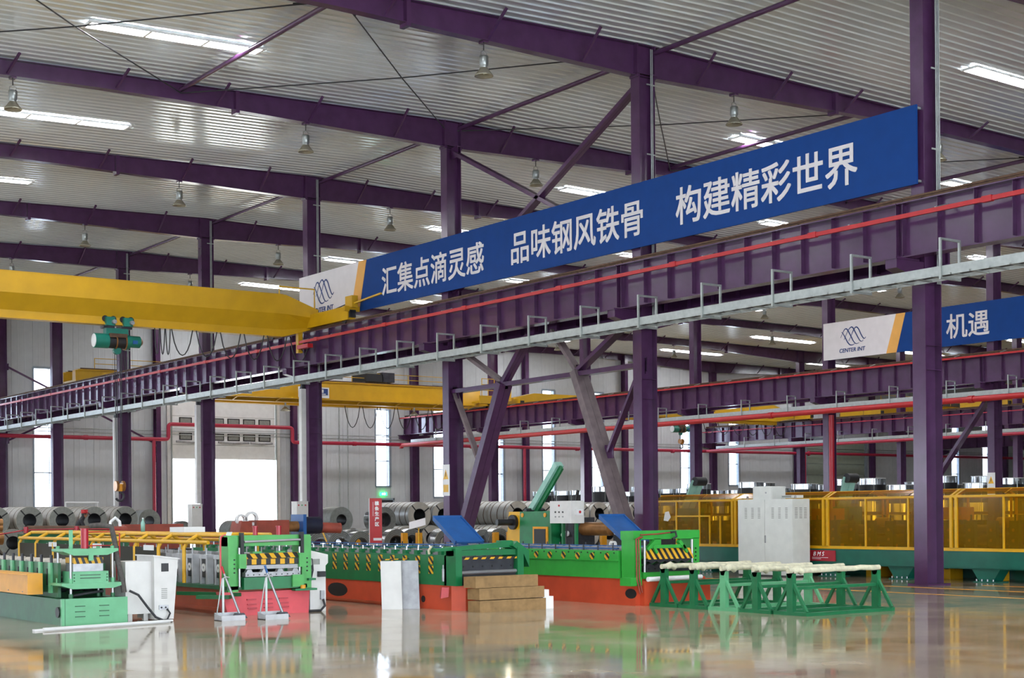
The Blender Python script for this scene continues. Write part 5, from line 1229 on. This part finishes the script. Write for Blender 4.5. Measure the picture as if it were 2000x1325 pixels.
for k in range(18): B().prism([c0-e1*.055+nrm*.003+Vector((0, 0, 1.74-k*.022)), c0-e1*.035+nrm*.003+Vector((0, 0, 1.74-k*.022)), c0-e1*.035+nrm*.003+Vector((0, 0, 1.752-k*.022)), c0-e1*.055+nrm*.003+Vector((0, 0, 1.752-k*.022))], tuple(-nrm*.003)).obj('small_print', 'offwhite', t)
B().prism([c0-e1*.04+nrm*.004+Vector((0, 0, .68)), c0+e1*.19+nrm*.004+Vector((0, 0, .68)), c0+e1*.19+nrm*.004+Vector((0, 0, .75)), c0-e1*.04+nrm*.004+Vector((0, 0, .75))], tuple(-nrm*.003)).obj('white_bar', 'offwhite', t)
t = thing('desk_sign', (21.8, 35, 0), 'small tilted white placard on a yellow post beside the red sign', 'placard')
B().cyl((22.2, 35.2, 0), (22.2, 35.2, 1.02), .02, 8).obj('post', 'yellowp', t); B().bar((22.02, 35.4, 1.08), (22.3, 35.0, 1.2), .02, .22, up=(.3, .3, 1)).obj('plate', 'offwhite', t); B().box(22.05, 22.35, 35.05, 35.35, 0, .02).obj('foot', 'yellowp', t)
o = B().bar((20.6, 37.5, .55), (20.4, 37.6, 1.12), .04, .04).bar((20.6, 37.5, 0), (20.6, 37.5, .56), .04, .04).obj('yellow_lever', 'yellowp', loc=(20.6, 37.5, 0)); tag(o, 'slanting yellow lever bar left of the red sign', 'lever')
# ---- distribution boxes on the columns
for k, (x, y) in enumerate(((22.05, FR[3]), (22.05, FR[4]))):
    t = thing('distribution_box', (x, y, .8), 'pale distribution box with three buttons on the %s column of the banner row' % ('fourth' if k == 0 else 'fifth'), 'electric box', 'distribution boxes')
    B().box(x-.12, x+.28, y-.12, y+.25, .95, 1.84).obj('case', 'cab', t)
    for j, m_ in enumerate(('red', 'g1', 'red')): B().cyl((x-.06+j*.12, y-.12, 1.72), (x-.06+j*.12, y-.135, 1.72), .025, 8).obj('button', m_, t)
    for s in (-.08, .22): B().box(x+s-.02, x+s+.02, y-.1, y-.06, 0, .95).obj('leg', 'galv', t)
# ---- white barrier and table bits on top of the left coils
t = thing('lifting_beam', (19.6, 55.0, 1.72), 'white tubular lifting bar resting on the far-left coils', 'lifting bar')
B().cyl((18.9, 54.4, 1.95), (20.1, 54.2, 1.95), .03, 8).obj('tube', 'white', t)
for x in (18.92, 20.05): B().cyl((x, 54.4 if x < 19 else 54.2, 1.78), (x, 54.4 if x < 19 else 54.2, 1.95), .025, 8).obj('leg', 'white', t)
# ---- worker in a red helmet
def worker(x, y):
    t = thing('person', (x, y, 0), 'worker in a red helmet and dark jacket bending over the yellow guard at left', 'person', world=False)
    t.rotation_euler = (0, 0, -.25)
    J = {'pel': ((0, 0, .86), .15), 'wst': ((.06, 0, 1.0), .14), 'chest': ((.16, 0, 1.2), .165), 'neck': ((.24, 0, 1.37), .065), 'head': ((.29, 0, 1.47), .085), 'crown': ((.3, 0, 1.54), .08)}
    E_ = [('pel', 'wst'), ('wst', 'chest'), ('chest', 'neck'), ('neck', 'head'), ('head', 'crown')]
    for s, n_ in ((-1, 'r'), (1, 'l')):
        J.update({'hip'+n_: ((0, s*.1, .82), .1), 'knee'+n_: ((.06, s*.12, .46), .068), 'ank'+n_: ((0, s*.12, .09), .05), 'toe'+n_: ((.16, s*.13, .04), .04),
                  'sh'+n_: ((.17, s*.19, 1.28), .075), 'elb'+n_: ((.28, s*.24, 1.05), .052), 'wri'+n_: ((.46, s*.15, .98), .034), 'palm'+n_: ((.52, s*.13, .97), .036)})
        E_ += [('pel', 'hip'+n_), ('hip'+n_, 'knee'+n_), ('knee'+n_, 'ank'+n_), ('ank'+n_, 'toe'+n_), ('chest', 'sh'+n_), ('sh'+n_, 'elb'+n_), ('elb'+n_, 'wri'+n_), ('wri'+n_, 'palm'+n_)]
        for f_i in range(5):
            a = (f_i-2)*.014
            b_n, m_n, e_n = ['f%d%d%s' % (f_i, q, n_) for q in range(3)]
            ln = (.05, .075, .08, .075, .06)[f_i]
            if f_i == 0:
                J.update({b_n: ((.53, s*.13-s*.035, .98), .011), e_n: ((.57, s*.13-s*.05, .96), .009)}); E_ += [('palm'+n_, b_n), (b_n, e_n)]
            else:
                J.update({b_n: ((.555, s*.13+s*a, .975), .010), m_n: ((.555+ln*.5, s*.13+s*a*1.1, .962), .009), e_n: ((.555+ln*.8, s*.13+s*a*1.1, .935), .008)}); E_ += [('palm'+n_, b_n), (b_n, m_n), (m_n, e_n)]
    ks = list(J); me = bpy.data.meshes.new('body'); me.from_pydata([J[q][0] for q in ks], [(ks.index(a), ks.index(c)) for a, c in E_], [])
    o = bpy.data.objects.new('body', me); COL.objects.link(o); o.parent = t
    md = o.modifiers.new('skin', 'SKIN'); sd_ = o.modifiers.new('sub', 'SUBSURF'); sd_.levels = 1; sd_.render_levels = 2
    for q, v in zip(ks, me.skin_vertices[0].data): v.radius = (J[q][1], J[q][1]); v.use_root = (q == 'pel')
    me.materials.append(M['jacket'])
    # face, neck skin and hair as a shaped head over the body's head joint
    h = B().lathe([(.0, 1.375), (.045, 1.38), (.07, 1.42), (.082, 1.48), (.08, 1.53), (.06, 1.58), (0, 1.6)], (.3, 0, 0), 16).obj('face', 'skin', t)
    B().prism([(.375, -.014, 1.44), (.375, .014, 1.44), (.38, 0, 1.5)], (.022, 0, -.008)).obj('nose', 'skin', h)
    for s in (-1, 1):
        B().lathe([(0, -.008), (.009, -.003), (.009, .003), (0, .008)], (.372, s*.03, 1.495), 8).obj('eye', 'black', h)
        B().lathe([(0, -.03), (.014, -.01), (.014, .012), (0, .03)], (.295, s*.082, 1.48), 8).obj('ear', 'skin', h)
    B().box(.366, .376, -.022, .022, 1.418, 1.426).obj('mouth', 'rustred', h)
    B().lathe([(.084, 1.46), (.09, 1.5), (.088, 1.54)], (.285, 0, 0), 14).obj('hair', 'black', t)
    hm = B().lathe([(.105, 1.525), (.118, 1.53), (.115, 1.56), (.1, 1.61), (.065, 1.645), (0, 1.66)], (.3, 0, 0), 18).obj('helmet', 'red', t)
    B().prism([(.39, -.08, 1.53), (.46, -.04, 1.52), (.46, .04, 1.52), (.39, .08, 1.53)], (0, 0, .012)).obj('peak', 'red', hm)
    B().bar((.19, 0, 1.6), (.41, 0, 1.6), .03, .1).obj('ridge', 'red', hm)
worker(17.0, 48.0)
# ---- near-wall clutter seen under the cranes
for k, (x0, y0, w, d_, h) in enumerate(((13.0, 60, 4.0, 1.4, 1.6), (9.5, 62, 3.0, 1.4, 1.7))):
    t = thing('storage_rack', (x0, y0, 0), '%s pale storage rack behind the far-left coils' % ('right' if k == 0 else 'left'), 'rack', 'racks at far left')
    for sx in (0, w):
        for sy in (0, d_): B().box(x0+sx-.04, x0+sx+.04, y0+sy-.04, y0+sy+.04, 0, h).obj('upright', 'galv', t)
    for z in (.5, 1.1, h): B().box(x0, x0+w, y0, y0+d_, z-.04, z).obj('shelf', 'cab', t)
o = B().box(44.2, 46.0, 70, 70.05, 1.0, 1.05).box(44.2, 46, 70, 70.05, 1.9, 1.95).obj('barrier', 'black', loc=(45, 70, 0))
for x in (44.2, 44.8, 45.4, 46.0): B().box(x-.025, x+.025, 70, 70.05, 0, 1.95).obj('barrier_post', 'black', o)
tag(o, 'black railing right of the red sign against the end wall', 'railing')
